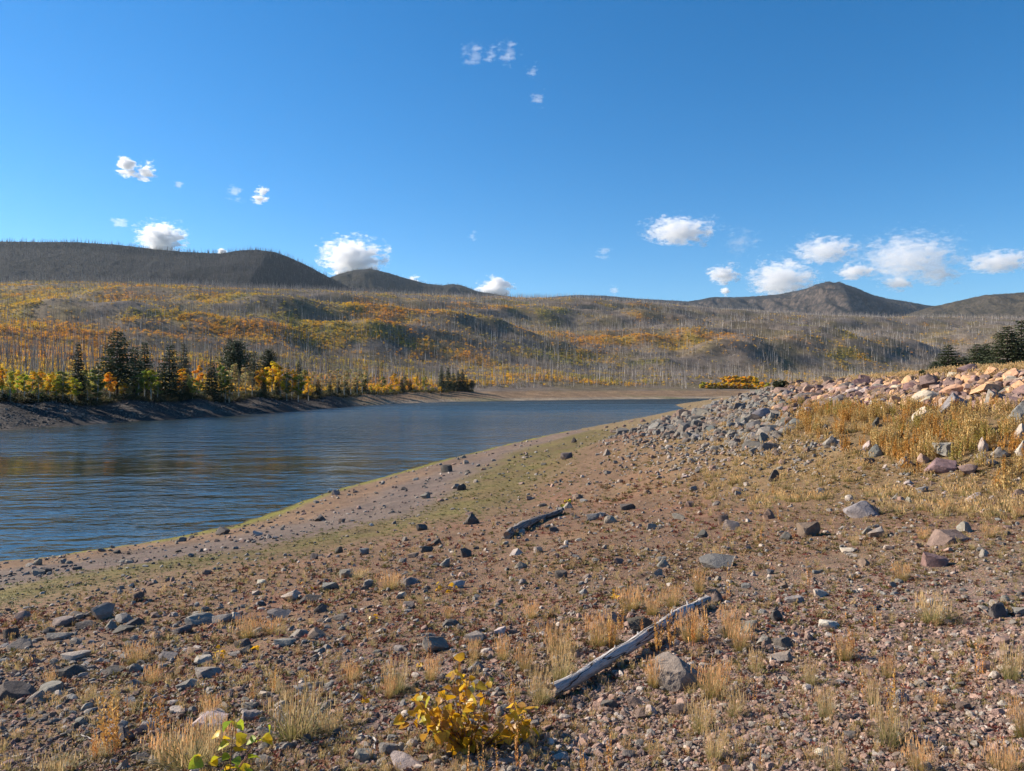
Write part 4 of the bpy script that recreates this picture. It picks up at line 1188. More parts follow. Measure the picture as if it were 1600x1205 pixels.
def riprap():
    rng = np.random.default_rng(9)
    n = 120000
    x = rng.uniform(3, 27, n); y = rng.uniform(1, 64, n)
    cd, ct = crest_dist(x, y); cd = -cd
    u = CX + F_PX * x / y
    band = (cd > 1.3) & (cd < 4.9 + 0.8 * fbm(x / 2.5, y / 2.5, 2, 71)) & (y > 2)            # pink band under the crest
    tip = (cd > 0.6) & (cd < 9.8 + 0.7 * fbm(x / 2.0, y / 2.0, 2, 73)) & (u < 1302 - 9 * cd + 30 * fbm(x / 1.5, y / 2.5, 2, 74)) & (y > 20)   # grey heap at the far end
    m = band | tip
    x, y, cd, u, tip = x[m], y[m], cd[m], u[m], tip[m]
    z = H(x, y); v = HY - F_PX * (z - CAM_Z) / y
    # keep those on the side we see; spread them with a minimum spacing
    order = rng.permutation(len(x))
    cell = {}
    keep = []
    sz = np.clip(rng.lognormal(-0.86, 0.42, len(x)), 0.20, 1.15)
    sz = np.where(tip, sz * 0.80, sz * 0.80)
    for k in order:
        r = 0.46 * sz[k]
        gx, gy = int(x[k] / 1.2), int(y[k] / 1.2)
        ok = True
        for dx in (-1, 0, 1):
            for dy in (-1, 0, 1):
                for j in cell.get((gx + dx, gy + dy), ()):
                    if (x[j] - x[k]) ** 2 + (y[j] - y[k]) ** 2 < (r + 0.46 * sz[j]) ** 2 * 0.62:
                        ok = False; break
                if not ok: break
            if not ok: break
        if ok:
            cell.setdefault((gx, gy), []).append(k); keep.append(k)
    keep = np.array(keep)
    pxsize = sz[keep] / y[keep] * ((u[keep] > 1090) & (u[keep] < 1610))
    order = keep[np.argsort(-pxsize)]
    big, rest = order[:300 - len(BIGS)], order[300 - len(BIGS):]
    lab = []
    for k in big:
        redness = sstep(1130, 1300, u[k]) * sstep(7.5, 4.0, cd[k]) + rng.normal(0, 0.18)
        if redness > 0.55:
            tone = rng.choice(['pink', 'orange', 'brown', 'plum', 'orange', 'cream'] if u[k] > 1380 else ['pink', 'brown', 'plum', 'brown', 'pale', 'grey'])
        else:
            tone = rng.choice(['grey', 'blue', 'grey', 'blue', 'dark', 'brown'])
        word = {'orange': 'orange', **TONE_WORD}[tone]
        where = 'in the reddish band along the top of the embankment' if redness > 0.55 else 'in the grey heap at the far end of the embankment'
        if redness <= 0.55 and u[k] > 1320: where = 'in the stony upper band of the embankment'
        s = sz[k]
        o = link('boulder', ROCKS[int(rng.integers(0, len(ROCKS)))], (x[k], y[k], float(H(x[k:k+1], y[k:k+1])[0]) - 0.16 * s),
                 (rng.normal(0, 0.2), 0.2 + rng.normal(0, 0.2), rng.uniform(0, 6.28)), (s * rng.uniform(1.0, 1.5), s * 0.9, s * rng.uniform(0.38, 0.72)))
        o.color = (*[q * (0.82 if tone in ('grey', 'blue') else 1) for q in jitter(TONES[tone], RN)], 1)
        tag(o, None, 'boulder', 'boulders of the embankment')
        lab.append((o, u[k], HY - F_PX * (o.location.z + 0.2 - CAM_Z) / y[k], '%s %s' % ('large' if s > 0.62 else 'small', word)))
    marked_labels(lab, BANK_MARKS, 'boulder')
    k = rest; n = len(k)
    redness = sstep(1130, 1300, u[k]) * sstep(7.5, 4.0, cd[k]) + rng.normal(0, 0.18, n)
    pr = np.array([TONES[q] for q in ('pink', 'orange', 'brown', 'plum')]); pg = np.array([TONES[q] for q in ('grey', 'blue', 'grey', 'brown')]) * 0.85
    j = rng.integers(0, 4, n)
    tint = np.where((redness > 0.55)[:, None], pr[j], pg[j]) * rng.uniform(0.8, 1.15, n)[:, None]
    s = sz[k]
    scl = np.stack([s * 1.1, s * 0.9, s * rng.uniform(0.5, 0.85, n)], 1)
    rot = np.stack([rng.normal(0, 0.25, n), rng.normal(0, 0.25, n), rng.uniform(0, 6.28, n)], 1)
    pts = np.stack([x[k], y[k], H(x[k], y[k]) - 0.14 * s], 1)
    # chips between them
    m = 6500
    cx = rng.uniform(6, 26, m); cy = rng.uniform(2, 60, m); ccd, _ = crest_dist(cx, cy); ccd = -ccd
    cu = CX + F_PX * cx / cy
    ok = (ccd > 0.5) & (ccd < 11.5) & ((cy > 34) | (ccd < 4.6))
    cx, cy, ccd, cu = cx[ok], cy[ok], ccd[ok], cu[ok]; m = len(cx)
    red2 = sstep(1130, 1300, cu) * sstep(7.5, 4.0, ccd) + rng.normal(0, 0.2, m)
    j = rng.integers(0, 4, m)
    t2 = np.where((red2 > 0.55)[:, None], pr[j], pg[j]) * rng.uniform(0.8, 1.15, m)[:, None]
    s2 = rng.uniform(0.10, 0.26, m)
    pts = np.concatenate([pts, np.stack([cx, cy, H(cx, cy) - 0.02], 1)])
    scl = np.concatenate([scl, np.stack([s2, s2 * 0.8, s2 * 0.6], 1)])
    rot = np.concatenate([rot, np.stack([rng.normal(0, 0.3, m), rng.normal(0, 0.3, m), rng.uniform(0, 6.28, m)], 1)])
    tint = np.concatenate([tint, t2])
    scatter('riprap_rubble', pts, rot, scl, rng.integers(0, len(STONES_M), len(pts)), tint, STONES_M,
            'smaller riprap stones filling the embankment face', 'rubble')
riprap()

# ------------------------------------------------------------------ grass, weeds and small plants
class Soup:
    """Collects small quads with a colour per corner point."""
    def __init__(s): s.v = []; s.f = []; s.c = []
    def quad(s, a, b, c, d, col):
        k = len(s.v); s.v += [a, b, c, d]; s.f.append((k, k + 1, k + 2, k + 3))
        s.c += list(col) if len(col) == 4 else [col] * 4
    def blade(s, base, lean, height, width, az, c0, c1, bend=0.3, segs=3):
        """A grass blade: a narrow strip that bends over."""
        dx, dy = math.cos(az), math.sin(az)
        sx, sy = -dy * width / 2, dx * width / 2
        k = len(s.v)
        for i in range(segs + 1):
            t = i / segs
            off = lean * t + bend * t * t * height
            z = height * (t - 0.18 * (bend + lean / max(height, 1e-6)) * t * t)
            w = 1 - 0.75 * t
            x, y = base[0] + dx * off, base[1] + dy * off
            s.v += [(x - sx * w, y - sy * w, base[2] + z), (x + sx * w, y + sy * w, base[2] + z)]
            c = tuple(c0[j] * (1 - t) + c1[j] * t for j in range(3))
            s.c += [c, c]
            if i: s.f.append((k + 2 * i - 2, k + 2 * i - 1, k + 2 * i + 1, k + 2 * i))
    def mesh(s, name, mat):
        me = mesh_from(name, s.v, np.array(s.f), [mat])
        add_attr(me, 'leafcol', np.array(s.c))
        return me

def m_plant(name, tint=None, trans=0.35, rough=0.65):
    t = NT(name)
    c = t.attr('leafcol')
    if tint == 'instance': c = t.mix(1.0, c, t.attr('tint', 'INSTANCER'), 'MULTIPLY')
    if tint == 'object': c = t.mix(1.0, c, t.obj_color(), 'MULTIPLY')
    return t.leafy(c, trans, rough)

MAT_TUFT = m_plant('dry_grass', 'object', 0.45)
MAT_GRASS_MANY = m_plant('dry_grass_many', 'instance', 0.45)

STRAW = (0.68, 0.52, 0.28); STRAW2 = (0.56, 0.38, 0.19); GREEN = (0.13, 0.165, 0.04); OLIVE = (0.26, 0.25, 0.08); TAN = (0.48, 0.35, 0.18)

def tuft_mesh(name, seed, mat, n=190, h=1.0, spread=0.33, green=0.5, width=0.012):
    """Bunch grass one unit high: a green skirt of leaves and pale seed stalks standing up."""
    r = random.Random(seed); s = Soup()
    for k in range(n):
        a = r.uniform(0, 6.283); q = r.uniform(0, 1) ** 0.7
        bx, by = math.cos(a) * spread * 0.42 * q, math.sin(a) * spread * 0.42 * q
        az = a + r.uniform(-0.6, 0.6)
        if k < n * 0.55:
            hh = h * r.uniform(0.22, 0.58)
            c0 = tuple(GREEN[j] * (1 - 0.4 * r.random()) for j in range(3)) if r.random() < green else OLIVE
            c1 = r.choice((OLIVE, TAN, STRAW)) if r.random() < 0.75 else GREEN
            s.blade((bx, by, 0), r.uniform(0.05, 0.30) * h, hh, width * r.uniform(0.7, 1.2), az, c0, c1, r.uniform(0.2, 0.75))
        else:
            hh = h * r.uniform(0.55, 1.05)
            s.blade((bx, by, 0), r.uniform(0.0, 0.20) * h, hh, width * 0.62, az, OLIVE if r.random() < 0.5 else TAN, r.choice((STRAW, STRAW, STRAW2)), r.uniform(0.0, 0.22))
            # seed head
            if r.random() < 0.8:
                t = 0.97; off = 0.10 * h
                x, y, z = s.v[-1]
                for _ in range(2):
                    aa = r.uniform(0, 3.14); w = width * 0.75; dx, dy = math.cos(aa) * w, math.sin(aa) * w
                    s.quad((x - dx, y - dy, z - 0.17 * h), (x + dx, y + dy, z - 0.17 * h), (x + dx * 0.4, y + dy * 0.4, z), (x - dx * 0.4, y - dy * 0.4, z), r.choice((STRAW, STRAW2, (0.72, 0.56, 0.32))))
    return s.mesh(name, mat)

def weed_mesh(name, seed, mat, stems=5, spread=0.10, cols=((0.56, 0.27, 0.07), (0.64, 0.38, 0.11)), low=(0.42, 0.18, 0.07), thick=0.012):
    """Upright dry weed one unit high: thin stems set with small clusters of dead flowers."""
    r = random.Random(seed); s = Soup()
    for k in range(stems):
        a = r.uniform(0, 6.283); q = r.random() ** 0.5
        bx, by = math.cos(a) * spread * q, math.sin(a) * spread * q
        h = r.uniform(0.55, 1.0) if k else 1.0
        lx, ly = math.cos(a) * r.uniform(0, 0.14) * h, math.sin(a) * r.uniform(0, 0.14) * h
        s.blade((bx, by, 0), math.hypot(lx, ly), h, thick * 0.6, a, low, cols[0], 0.02, 3)
        m = int(26 * h)
        for i in range(m):
            t = 0.22 + 0.78 * i / m
            x, y, z = bx + lx * t, by + ly * t, h * t * 0.985
            aa = r.uniform(0, 6.283); L = thick * r.uniform(1.3, 3.0) * (1.15 - 0.6 * t); w = thick * r.uniform(0.5, 0.95)
            dx, dy = math.cos(aa), math.sin(aa)
            c = r.choice(cols); f = r.uniform(0.7, 1.2); c = tuple(v * f for v in c)
            s.quad((x, y, z), (x + dx * L - dy * w, y + dy * L + dx * w, z + L * 0.7), (x + dx * L * 1.3, y + dy * L * 1.3, z + L * 1.5), (x + dx * L * 0.5 + dy * w, y + dy * L * 0.5 - dx * w, z + L * 0.9), c)
    return s.mesh(name, mat)

def rosette_mesh(name, seed, mat, n=14, up=0.5):
    r = random.Random(seed); s = Soup()
    for k in range(n):
        a = r.uniform(0, 6.283); L = r.uniform(0.25, 0.6); w = r.uniform(0.07, 0.15); z0 = r.uniform(0, 0.12); z1 = z0 + r.uniform(0.0, up)
        ox, oy = r.uniform(-0.28, 0.28), r.uniform(-0.28, 0.28)
        dx, dy = math.cos(a), math.sin(a); f = r.uniform(0.65, 1.25)
        s.quad((ox, oy, z0), (ox + dx * L * 0.5 - dy * w, oy + dy * L * 0.5 + dx * w, (z0 + z1) / 2 + 0.03), (ox + dx * L, oy + dy * L, z1), (ox + dx * L * 0.5 + dy * w, oy + dy * L * 0.5 - dx * w, (z0 + z1) / 2), (f, f, f))
    return s.mesh(name, mat)

TUFTS = [tuft_mesh('grass_tuft', 20 + k, MAT_TUFT, 290 + 20 * (k % 3), 1.0, 0.42 + 0.10 * (k % 3), 0.35 + 0.2 * (k % 3)) for k in range(7)]
MAT_WEED = m_plant('dry_weed', 'object', 0.3)
WEEDS = [weed_mesh('dry_weed', 60 + k, MAT_WEED, (2, 4, 6, 9)[k % 4], 0.035 + 0.018 * (k % 4), ((0.60, 0.36, 0.09), (0.66, 0.45, 0.14)) if k % 4 == 3 else ((0.56, 0.27, 0.07), (0.64, 0.38, 0.11)), thick=0.017) for k in range(7)]

TUFT_AT = [  # u, v of the foot, height, width factor, green, label
    (1387, 1162, 72, 1.0, 1, 'large pale grass tuft with a green foot, alone in gravel at lower right'),
    (1455, 972, 44, 1.5, 1, 'broad straw coloured tuft left of the dark upright rock'),
    (1580, 1062, 54, 1.0, 1, 'grass tuft with a green foot near the right edge, halfway down the gravel'),
    (1095, 1142, 50, 1.2, 1, 'green and straw tuft below the big rough boulder'),
    (1147, 1118, 44, 1.0, 1, 'grass tuft right of the one below the boulder'),
    (1110, 1088, 56, 1.1, 0, 'straw tuft touching the right side of the big rough boulder'),
    (1115, 1188, 50, 1.0, 1, 'green footed tuft near the bottom edge right of centre'),
    (1155, 1016, 42, 1.2, 0, 'straw tuft left of the two touching blocks'),
    (1290, 1122, 52, 0.8, 1, 'narrow upright tuft in the middle of the pink gravel'),
    (1265, 1070, 42, 0.8, 1, 'small green footed tuft above the narrow upright one'),
    (1303, 1205, 48, 1.0, 1, 'green tuft on the bottom edge in the gravel'),
    (1362, 1100, 36, 0.7, 1, 'small tuft at the foot of two orange stalks'),
    (1385, 1058, 34, 0.8, 0, 'small straw tuft up in the gravel right of middle'),
    (1320, 1030, 40, 1.2, 0, 'faint straw tuft near an orange stalk right of the blocks'),
    (1180, 1050, 36, 0.8, 1, 'small tuft under the flat grey stone'),
    (1435, 1204, 50, 1.2, 0, 'straw tuft on the bottom edge right of the large tuft'),
    (1570, 1206, 46, 1.4, 0, 'straw tuft in the bottom right corner'),
    (1597, 1150, 60, 0.7, 0, 'tall straw tuft cut by the right edge'),
    (1465, 1100, 20, 1.6, 0, 'low dull tuft in gravel near the right'),
    (845, 1098, 52, 0.9, 1, 'green footed tuft at the lower end of the long log'),
    (877, 1062, 58, 1.0, 1, 'tall tuft just behind the lower end of the long log'),
    (872, 1020, 46, 1.2, 0, 'straw tuft up left of the long log'),
    (820, 1048, 40, 1.1, 0, 'straw tuft right of the rounded stone behind the shrub'),
    (785, 1030, 36, 1.0, 0, 'small straw tuft behind the shrub'),
    (960, 1010, 34, 0.9, 0, 'tuft just above the middle of the long log'),
    (935, 1008, 50, 1.2, 0, 'golden tuft left of the pale pinkish slab'),
    (985, 952, 36, 1.4, 0, 'straw tuft behind the pale pinkish slab'),
    (1018, 960, 34, 1.2, 0, 'straw tuft behind the dark pointed rock'),
    (1050, 948, 34, 1.2, 0, 'straw tuft behind the upper part of the long log'),
    (1092, 925, 34, 1.0, 0, 'straw tuft at the top end of the long log'),
    (1080, 1000, 46, 1.2, 0, 'straw tuft under the upper part of the long log'),
    (1140, 1000, 50, 1.0, 0, 'straw tuft right of the upper part of the long log'),
    (1020, 1072, 44, 0.9, 0, 'straw tuft left of the big rough boulder'),
    (620, 1080, 48, 1.0, 1, 'green footed tuft up left of the yellow leaved shrub'),
    (608, 1090, 34, 0.7, 0, 'thin tuft left of the green footed one'),
    (672, 1062, 36, 1.0, 0, 'straw tuft right above the yellow leaved shrub'),
    (740, 1030, 32, 0.9, 0, 'small tuft above the rounded stone behind the shrub'),
    (465, 1152, 78, 1.6, 1, 'big spreading tuft right of the green leaved sapling'),
    (515, 1146, 34, 1.3, 1, 'low green tuft at the right of the big spreading one'),
    (300, 1198, 62, 2.0, 1, 'dense green based grass clump left of the sapling'),
    (270, 1190, 52, 1.6, 0, 'reddish straw clump left of the dense green one'),
    (335, 1178, 54, 1.4, 0, 'orange straw clump behind the sapling'),
    (95, 1206, 34, 2.0, 1, 'green and straw clump in the bottom left corner'),
    (158, 1184, 30, 1.4, 1, 'low green tuft at the foot of the tallest weeds'),
    (388, 996, 34, 1.6, 0, 'straw tuft behind the stones near the yellow sprig'),
    (425, 990, 24, 1.6, 0, 'low tuft between sprig and the two rocks side by side'),
    (240, 1068, 30, 1.2, 0, 'straw tuft by the middle of the left slope'),
    (145, 1094, 22, 1.3, 1, 'low greenish tuft right of the flat bluish slab'),
    (330, 1122, 36, 1.0, 0, 'straw tuft behind the pale slab by the sapling'),
    (548, 1066, 34, 0.9, 0, 'small straw tuft left of the shrub, halfway to the slabs'),
    (215, 1035, 30, 1.6, 0, 'dull yellow tuft above the left slope slabs'),
    (80, 1068, 22, 1.2, 0, 'small straw tuft above the flat bluish slab'),
    (1120, 878, 22, 1.4, 1, 'green tuft left of the smooth wedge rock'),
    (1408, 905, 26, 1.2, 0, 'straw tuft between squat reddish rock and brown stone'),
    (1440, 842, 16, 1.6, 0, 'small tuft left of the long brown block'),
    (1395, 800, 16, 1.6, 1, 'green tuft right of the big rounded boulder'),
    (1475, 800, 18, 1.2, 0, 'tuft on the flat above the long brown block'),
    (1590, 808, 18, 1.2, 0, 'tuft near the right edge of the flat'),
    (1545, 840, 18, 1.4, 0, 'tuft right of the long brown block'),
    (1335, 852, 16, 1.2, 1, 'small tuft below the big rounded boulder'),
    (560, 905, 18, 1.6, 1, 'low tuft on the brown slope left of the long flat stone'),
    (610, 920, 26, 1.6, 0, 'straw tuft left of the long flat topped stone'),
    (830, 965, 24, 1.4, 0, 'thin straw tuft in the middle of the slope'),
    (700, 965, 18, 1.2, 0, 'thin tuft in the middle of the slope above the broken ledge'),
]
rg = random.Random(31)
for (u, v, h, wf, gr, lab) in TUFT_AT:
    p = quick_hit(u, min(v, 1238))[0]
    D = p[1]; hh = h * D / F_PX / 0.95 * 1.08
    o = link('grass_tuft', TUFTS[rg.randrange(len(TUFTS))], (p[0], p[1], p[2] - 0.01), (rg.uniform(-0.08, 0.08), rg.uniform(-0.08, 0.08), rg.uniform(0, 6.28)), (hh * wf * 0.95, hh * wf * 0.95, hh))
    g = rg.uniform(0.9, 1.15)
    o.color = (g, g, g, 1) if gr else (g * 1.12, g * 0.98, g * 0.9, 1)
    tag(o, lab, 'grass', 'dry grass tufts on the shore')

WEED_AT = [  # u, v, height, kind, label
    (176, 1178, 118, 3, 'tallest golden weed, a leaning spire at lower left'), (192, 1180, 82, 2, 'golden weed right beside the tallest spire'), (150, 1186, 60, 2, 'shorter weed left of the tallest spire'),
    (217, 1140, 60, 0, 'single thin orange stalk right of the golden weeds'), (238, 1150, 74, 1, 'orange stalk left of the pale slab by the sapling'), (256, 1148, 84, 1, 'reddish orange stalk nearest the pale slab by the sapling'),
    (200, 1120, 40, 0, 'small orange stalk behind the golden weeds'), (428, 1085, 50, 1, 'thin orange stalk behind the big spreading tuft'), (396, 1098, 40, 0, 'thin stalk above the sapling'),
    (672, 1028, 40, 0, 'thin orange stalk above the shrub'), (612, 1052, 48, 0, 'thin stalk up left of the shrub'), (715, 1060, 46, 2, 'reddish weed standing up out of the top of the shrub'),
    (808, 1205, 72, 1, 'orange weed at the lower right of the shrub'), (728, 1220, 64, 0, 'thin stalk in front of the shrub on the left'), (753, 1222, 66, 0, 'thin stalk in front of the middle of the shrub'), (778, 1215, 60, 0, 'thin stalk in front of the shrub on the right'),
    (695, 1215, 26, 0, 'short stalk at the bottom edge under the shrub'), (800, 1110, 58, 2, 'reddish weed at the right side of the shrub'),
    (955, 1205, 74, 1, 'orange weed at the bottom edge right of the shrub'), (912, 1208, 50, 2, 'straw weed at the bottom edge between shrub and orange weed'),
    (1028, 1020, 66, 2, 'orange weeds against the middle of the long log'), (1050, 1015, 70, 2, 'orange weeds right of the middle of the long log'), (1080, 1010, 60, 2, 'orange weeds under the upper part of the log'), (1103, 1010, 76, 1, 'orange stalk at the top end of the log'),
    (1006, 1010, 50, 2, 'orange weeds in front of the dark pointed rock'), (955, 1012, 60, 3, 'golden weeds left of the middle of the long log'), (970, 990, 54, 2, 'golden weeds left of the dark pointed rock'),
    (1135, 940, 62, 0, 'thin orange stalk above the top end of the log'), (1264, 920, 48, 1, 'orange weed left of the pale lumpy stone'), (1368, 988, 52, 1, 'orange stalk straight above the gravel at right'),
    (1336, 1028, 72, 1, 'tall orange stalk in gravel right of the two blocks'), (1350, 1098, 58, 0, 'left one of two orange stalks by a bluish stone'), (1394, 1098, 66, 1, 'right one of two orange stalks by a bluish stone'),
    (1409, 1100, 42, 0, 'short orange stalk just right of the bluish stone'), (1445, 1040, 34, 1, 'orange weed in the right gravel'), (1528, 1062, 66, 1, 'orange stalk left of the right edge tuft'), (1516, 1020, 38, 0, 'thin orange stalk above the right edge tuft'),
    (1308, 1056, 44, 0, 'thin stalk in the middle of the gravel'), (1178, 1100, 40, 0, 'thin orange stalk right of the boulder'), (1458, 1108, 48, 0, 'thin stalk right in the gravel'), (1390, 1136, 70, 1, 'reddish stalk rising out of the large tuft'),
    (1208, 1052, 40, 0, 'thin stalk below the flat grey stone'), (1188, 848, 34, 1, 'orange weed on the slope right of the wedge rock'), (1218, 815, 24, 2, 'orange weed beside the round brown stone'), (1208, 775, 20, 2, 'orange weed beside the narrow upright stone'),
    (1178, 788, 26, 0, 'thin orange weed left of the round brown stone'), (1392, 708, 20, 3, 'orange weed clump right of the rounded pair'), (1240, 842, 20, 1, 'orange weed before the pale topped brown block'),
    (575, 1002, 30, 0, 'thin stalk left of centre on the brown slope'), (820, 1000, 40, 1, 'thin straw weed left of the long log'), (858, 1000, 40, 1, 'straw weed up left of the long log'), (1186, 1195, 40, 1, 'orange weed near the bottom edge right of centre'),
]
for (u, v, h, kind, lab) in WEED_AT:
    p = quick_hit(u, min(v, 1238))[0]
    if np.isnan(p[0]): continue
    hh = h * p[1] / F_PX / 0.95
    i = [k for k in range(7) if k % 4 == kind]
    o = link('dry_weed', WEEDS[rg.choice(i)], (p[0], p[1], p[2] - 0.01), (rg.uniform(-0.1, 0.1), rg.uniform(-0.1, 0.1), rg.uniform(0, 6.28)), (hh, hh, hh))
    g = rg.uniform(0.85, 1.15); o.color = (g, g * rg.uniform(0.88, 1.05), g * 0.9, 1)
    tag(o, lab, 'weed', 'tall dry weeds on the shore')

# the plants nobody could count
GT = [tuft_mesh('short_grass', 120 + k, MAT_GRASS_MANY, 46, 1.0, 0.55, 0.5, 0.035) for k in range(5)]
GT_FAR = [tuft_mesh('far_grass', 140 + k, MAT_GRASS_MANY, 34, 1.0, 0.7, 0.12, 0.06) for k in range(4)]
MAT_COVER = m_plant('ground_cover', 'instance', 0.25)
RS = [rosette_mesh('ground_plant', 160 + k, MAT_COVER, 12 + 3 * (k % 3), 0.3 + 0.15 * (k % 3)) for k in range(6)]
MAT_WEED_MANY = m_plant('golden_weed', 'instance', 0.35)
GW = [weed_mesh('golden_weed', 180 + k, MAT_WEED_MANY, 9, 0.28, ((0.52, 0.26, 0.06), (0.58, 0.34, 0.10), (0.46, 0.30, 0.08)), (0.36, 0.20, 0.07), 0.030) for k in range(6)]

def many_plants():
    rng = np.random.default_rng(17)
    # ground cover: red, brown and olive rosettes
    c = pick_shore_pixels(112000, rng, 640, 1270, 0.8)
    u, v, x, y, z, sd = c.T
    n1 = 0.5 + 1.1 * fbm(x / 1.5, y / 1.5, 3, 821); n2 = fbm(x / 4.0, y / 4.0, 2, 822)
    cd, _ = crest_dist(x, y); cd = -cd
    dens = np.clip(n1, 0, 1) * sstep(8.0, 11.0, sd)
    dens = np.where((u > 900) & (v > 980), dens * 0.35, dens)
    dens = np.where((sd > 9) & (sd < 15.5), 0.85, dens)
    dens = np.where(cd < 8, 0.5 * (y < 40), dens)
    m = rng.uniform(0, 1, len(u)) < dens
    u, v, x, y, z, sd, n2, cd = [a[m] for a in (u, v, x, y, z, sd, n2, cd)]
    n = len(u)
    pal = np.array([(0.20, 0.065, 0.045), (0.26, 0.12, 0.06), (0.16, 0.13, 0.04), (0.24, 0.17, 0.07), (0.30, 0.20, 0.09), (0.14, 0.075, 0.05)])
    k = np.clip((2.5 + 2.6 * n2 + rng.normal(0, 1.6, n)).astype(int), 0, 5)
    tint = pal[k]
    green = (sd > 8) & (sd < 16) & (u < 1000)
    gp = np.array([(0.17, 0.17, 0.05), (0.21, 0.19, 0.06), (0.24, 0.20, 0.065), (0.15, 0.16, 0.055), (0.27, 0.21, 0.075), (0.20, 0.17, 0.06)])
    tint = np.where(green[:, None], gp[rng.integers(0, 6, n)], tint)
    dry = (cd < 13) & ~green
    dp = np.array([(0.34, 0.24, 0.10), (0.30, 0.20, 0.08), (0.25, 0.20, 0.07), (0.38, 0.27, 0.13), (0.28, 0.16, 0.06), (0.22, 0.18, 0.07)])
    tint = np.where(dry[:, None], dp[rng.integers(0, 6, n)], tint) * rng.uniform(0.7, 1.25, n)[:, None]
    S = np.interp(v, [640, 720, 850, 1000, 1270], [5, 6.5, 7.5, 9.5, 12]) * rng.uniform(0.6, 1.4, n) * y / F_PX
    S = np.where(green, S * 0.72, S)
    scl = np.stack([S, S, S * rng.uniform(0.5, 1.1, n) * np.where(green, 0.7, 1)], 1)
    rot = np.stack([rng.normal(0, 0.1, n), rng.normal(0, 0.1, n), rng.uniform(0, 6.28, n)], 1)
    pts = np.stack([x, y, H(x, y) - 0.002], 1)
    scatter('ground_plants', pts, rot, scl, rng.integers(0, len(RS), n), tint, RS, 'low red, brown and olive plants creeping over the soil', 'ground cover')
    # short dry grass
    c = pick_shore_pixels(30000, rng, 640, 1250, 0.8)
    u, v, x, y, z, sd = c.T
    cd, _ = crest_dist(x, y); cd = -cd
    g = 0.30 + 0.9 * fbm(x / 1.8, y / 1.8, 3, 831)
    dens = np.clip(g, 0.02, 1) * sstep(15, 18, sd) * 0.55
    dens = np.where((u > 1080) & (v < 860) & (v > 660), np.clip(g + 0.25, 0, 1), dens)
    dens = np.where((u > 880) & (v > 990), dens * 0.75, dens)
    dens = np.where(cd < 8, 0, dens)
    m = rng.uniform(0, 1, len(u)) < dens
    u, v, x, y, z, sd = [a[m] for a in (u, v, x, y, z, sd)]
    n = len(u)
    S = np.interp(v, [640, 720, 850, 1000, 1270], [6, 8, 10, 14, 20]) * rng.uniform(0.5, 1.3, n) * y / F_PX
    tint = np.ones((n, 3)) * rng.uniform(0.8, 1.15, n)[:, None] * np.stack([np.ones(n), rng.uniform(0.9, 1.02, n), rng.uniform(0.8, 1.0, n)], 1)
    rot = np.stack([rng.normal(0, 0.1, n), rng.normal(0, 0.1, n), rng.uniform(0, 6.28, n)], 1)
    scatter('short_grass', np.stack([x, y, H(x, y) - 0.004], 1), rot, np.stack([S * 0.9, S * 0.9, S], 1), rng.integers(0, len(GT), n), tint, GT, 'short dry grass between the stones', 'grass')
    # golden weeds over the middle of the embankment
    n = 13000
    x = rng.uniform(4, 26, n); y = rng.uniform(1, 46, n)
    cd, _ = crest_dist(x, y); cd = -cd
    u = CX + F_PX * x / y
    f = fbm(x / 1.6, y / 2.4, 3, 841)
    f = f + 0.22 * rng.normal(0, 1, n)
    m = (cd > 4.8 + 1.2 * f) & (cd < 8.6 + 2.2 * f + 0.9 * sstep(1400, 1550, u)) & (y < 36.5 + 2 * f) & (f > -0.14) & (u > 1225 + 90 * f)
    x, y, u, f = x[m], y[m], u[m], f[m]; n = len(x)
    S = rng.uniform(0.25, 0.54, n) * (0.8 + 0.5 * np.clip(f + 0.3, 0, 1))
    kk = np.clip(0.5 + 1.1 * fbm(x / 1.2, y / 1.8, 3, 843) + rng.normal(0, 0.16, n), 0, 1)
    tint = np.where((kk < 0.40)[:, None], (1.0, 0.92, 0.8), np.where((kk < 0.84)[:, None], (1.02, 1.22, 1.7), (0.72, 0.98, 0.9))) * rng.uniform(0.8, 1.15, n)[:, None]
    rot = np.stack([rng.normal(0, 0.08, n), rng.normal(0, 0.08, n), rng.uniform(0, 6.28, n)], 1)
    scatter('golden_weeds', np.stack([x, y, H(x, y) - 0.02], 1), rot, np.stack([S * 0.9, S * 0.9, S], 1), rng.integers(0, len(GW), n), tint, GW, 'tall golden weeds growing over the lower face of the embankment', 'weeds')
    # tan grass: along the crest, and lower down among the weeds
    n = 42000
    x = rng.uniform(2, 36, n); y = rng.uniform(0, 56, n)
    cd, _ = crest_dist(x, y); cd = -cd
    f = fbm(x / 1.5, y / 2.0, 3, 851); u = CX + F_PX * x / y
    crest = (cd > -7) & (cd < 1.8 + 0.5 * f)
    lower = (cd > 3.0) & (cd < 13.0 + 2 * f) & (f > -0.1) & (y < 46) & (rng.uniform(0, 1, n) < 0.5)
    m = (crest | lower) & (u > 1100)
    x, y, cd = x[m], y[m], cd[m]; n = len(x)
    S = np.where(cd < 2.5, rng.uniform(0.12, 0.30, n), rng.uniform(0.10, 0.26, n))
    tint = np.array((1.0, 0.96, 0.88)) * rng.uniform(0.75, 1.2, n)[:, None]
    rot = np.stack([rng.normal(0, 0.1, n), rng.normal(0, 0.1, n), rng.uniform(0, 6.28, n)], 1)
    scatter('bank_grass', np.stack([x, y, H(x, y) - 0.02], 1), rot, np.stack([S * 1.3, S * 1.3, S], 1), rng.integers(0, len(GT_FAR), n), tint, GT_FAR, 'tan grass along the top and foot of the embankment', 'grass')
many_plants()

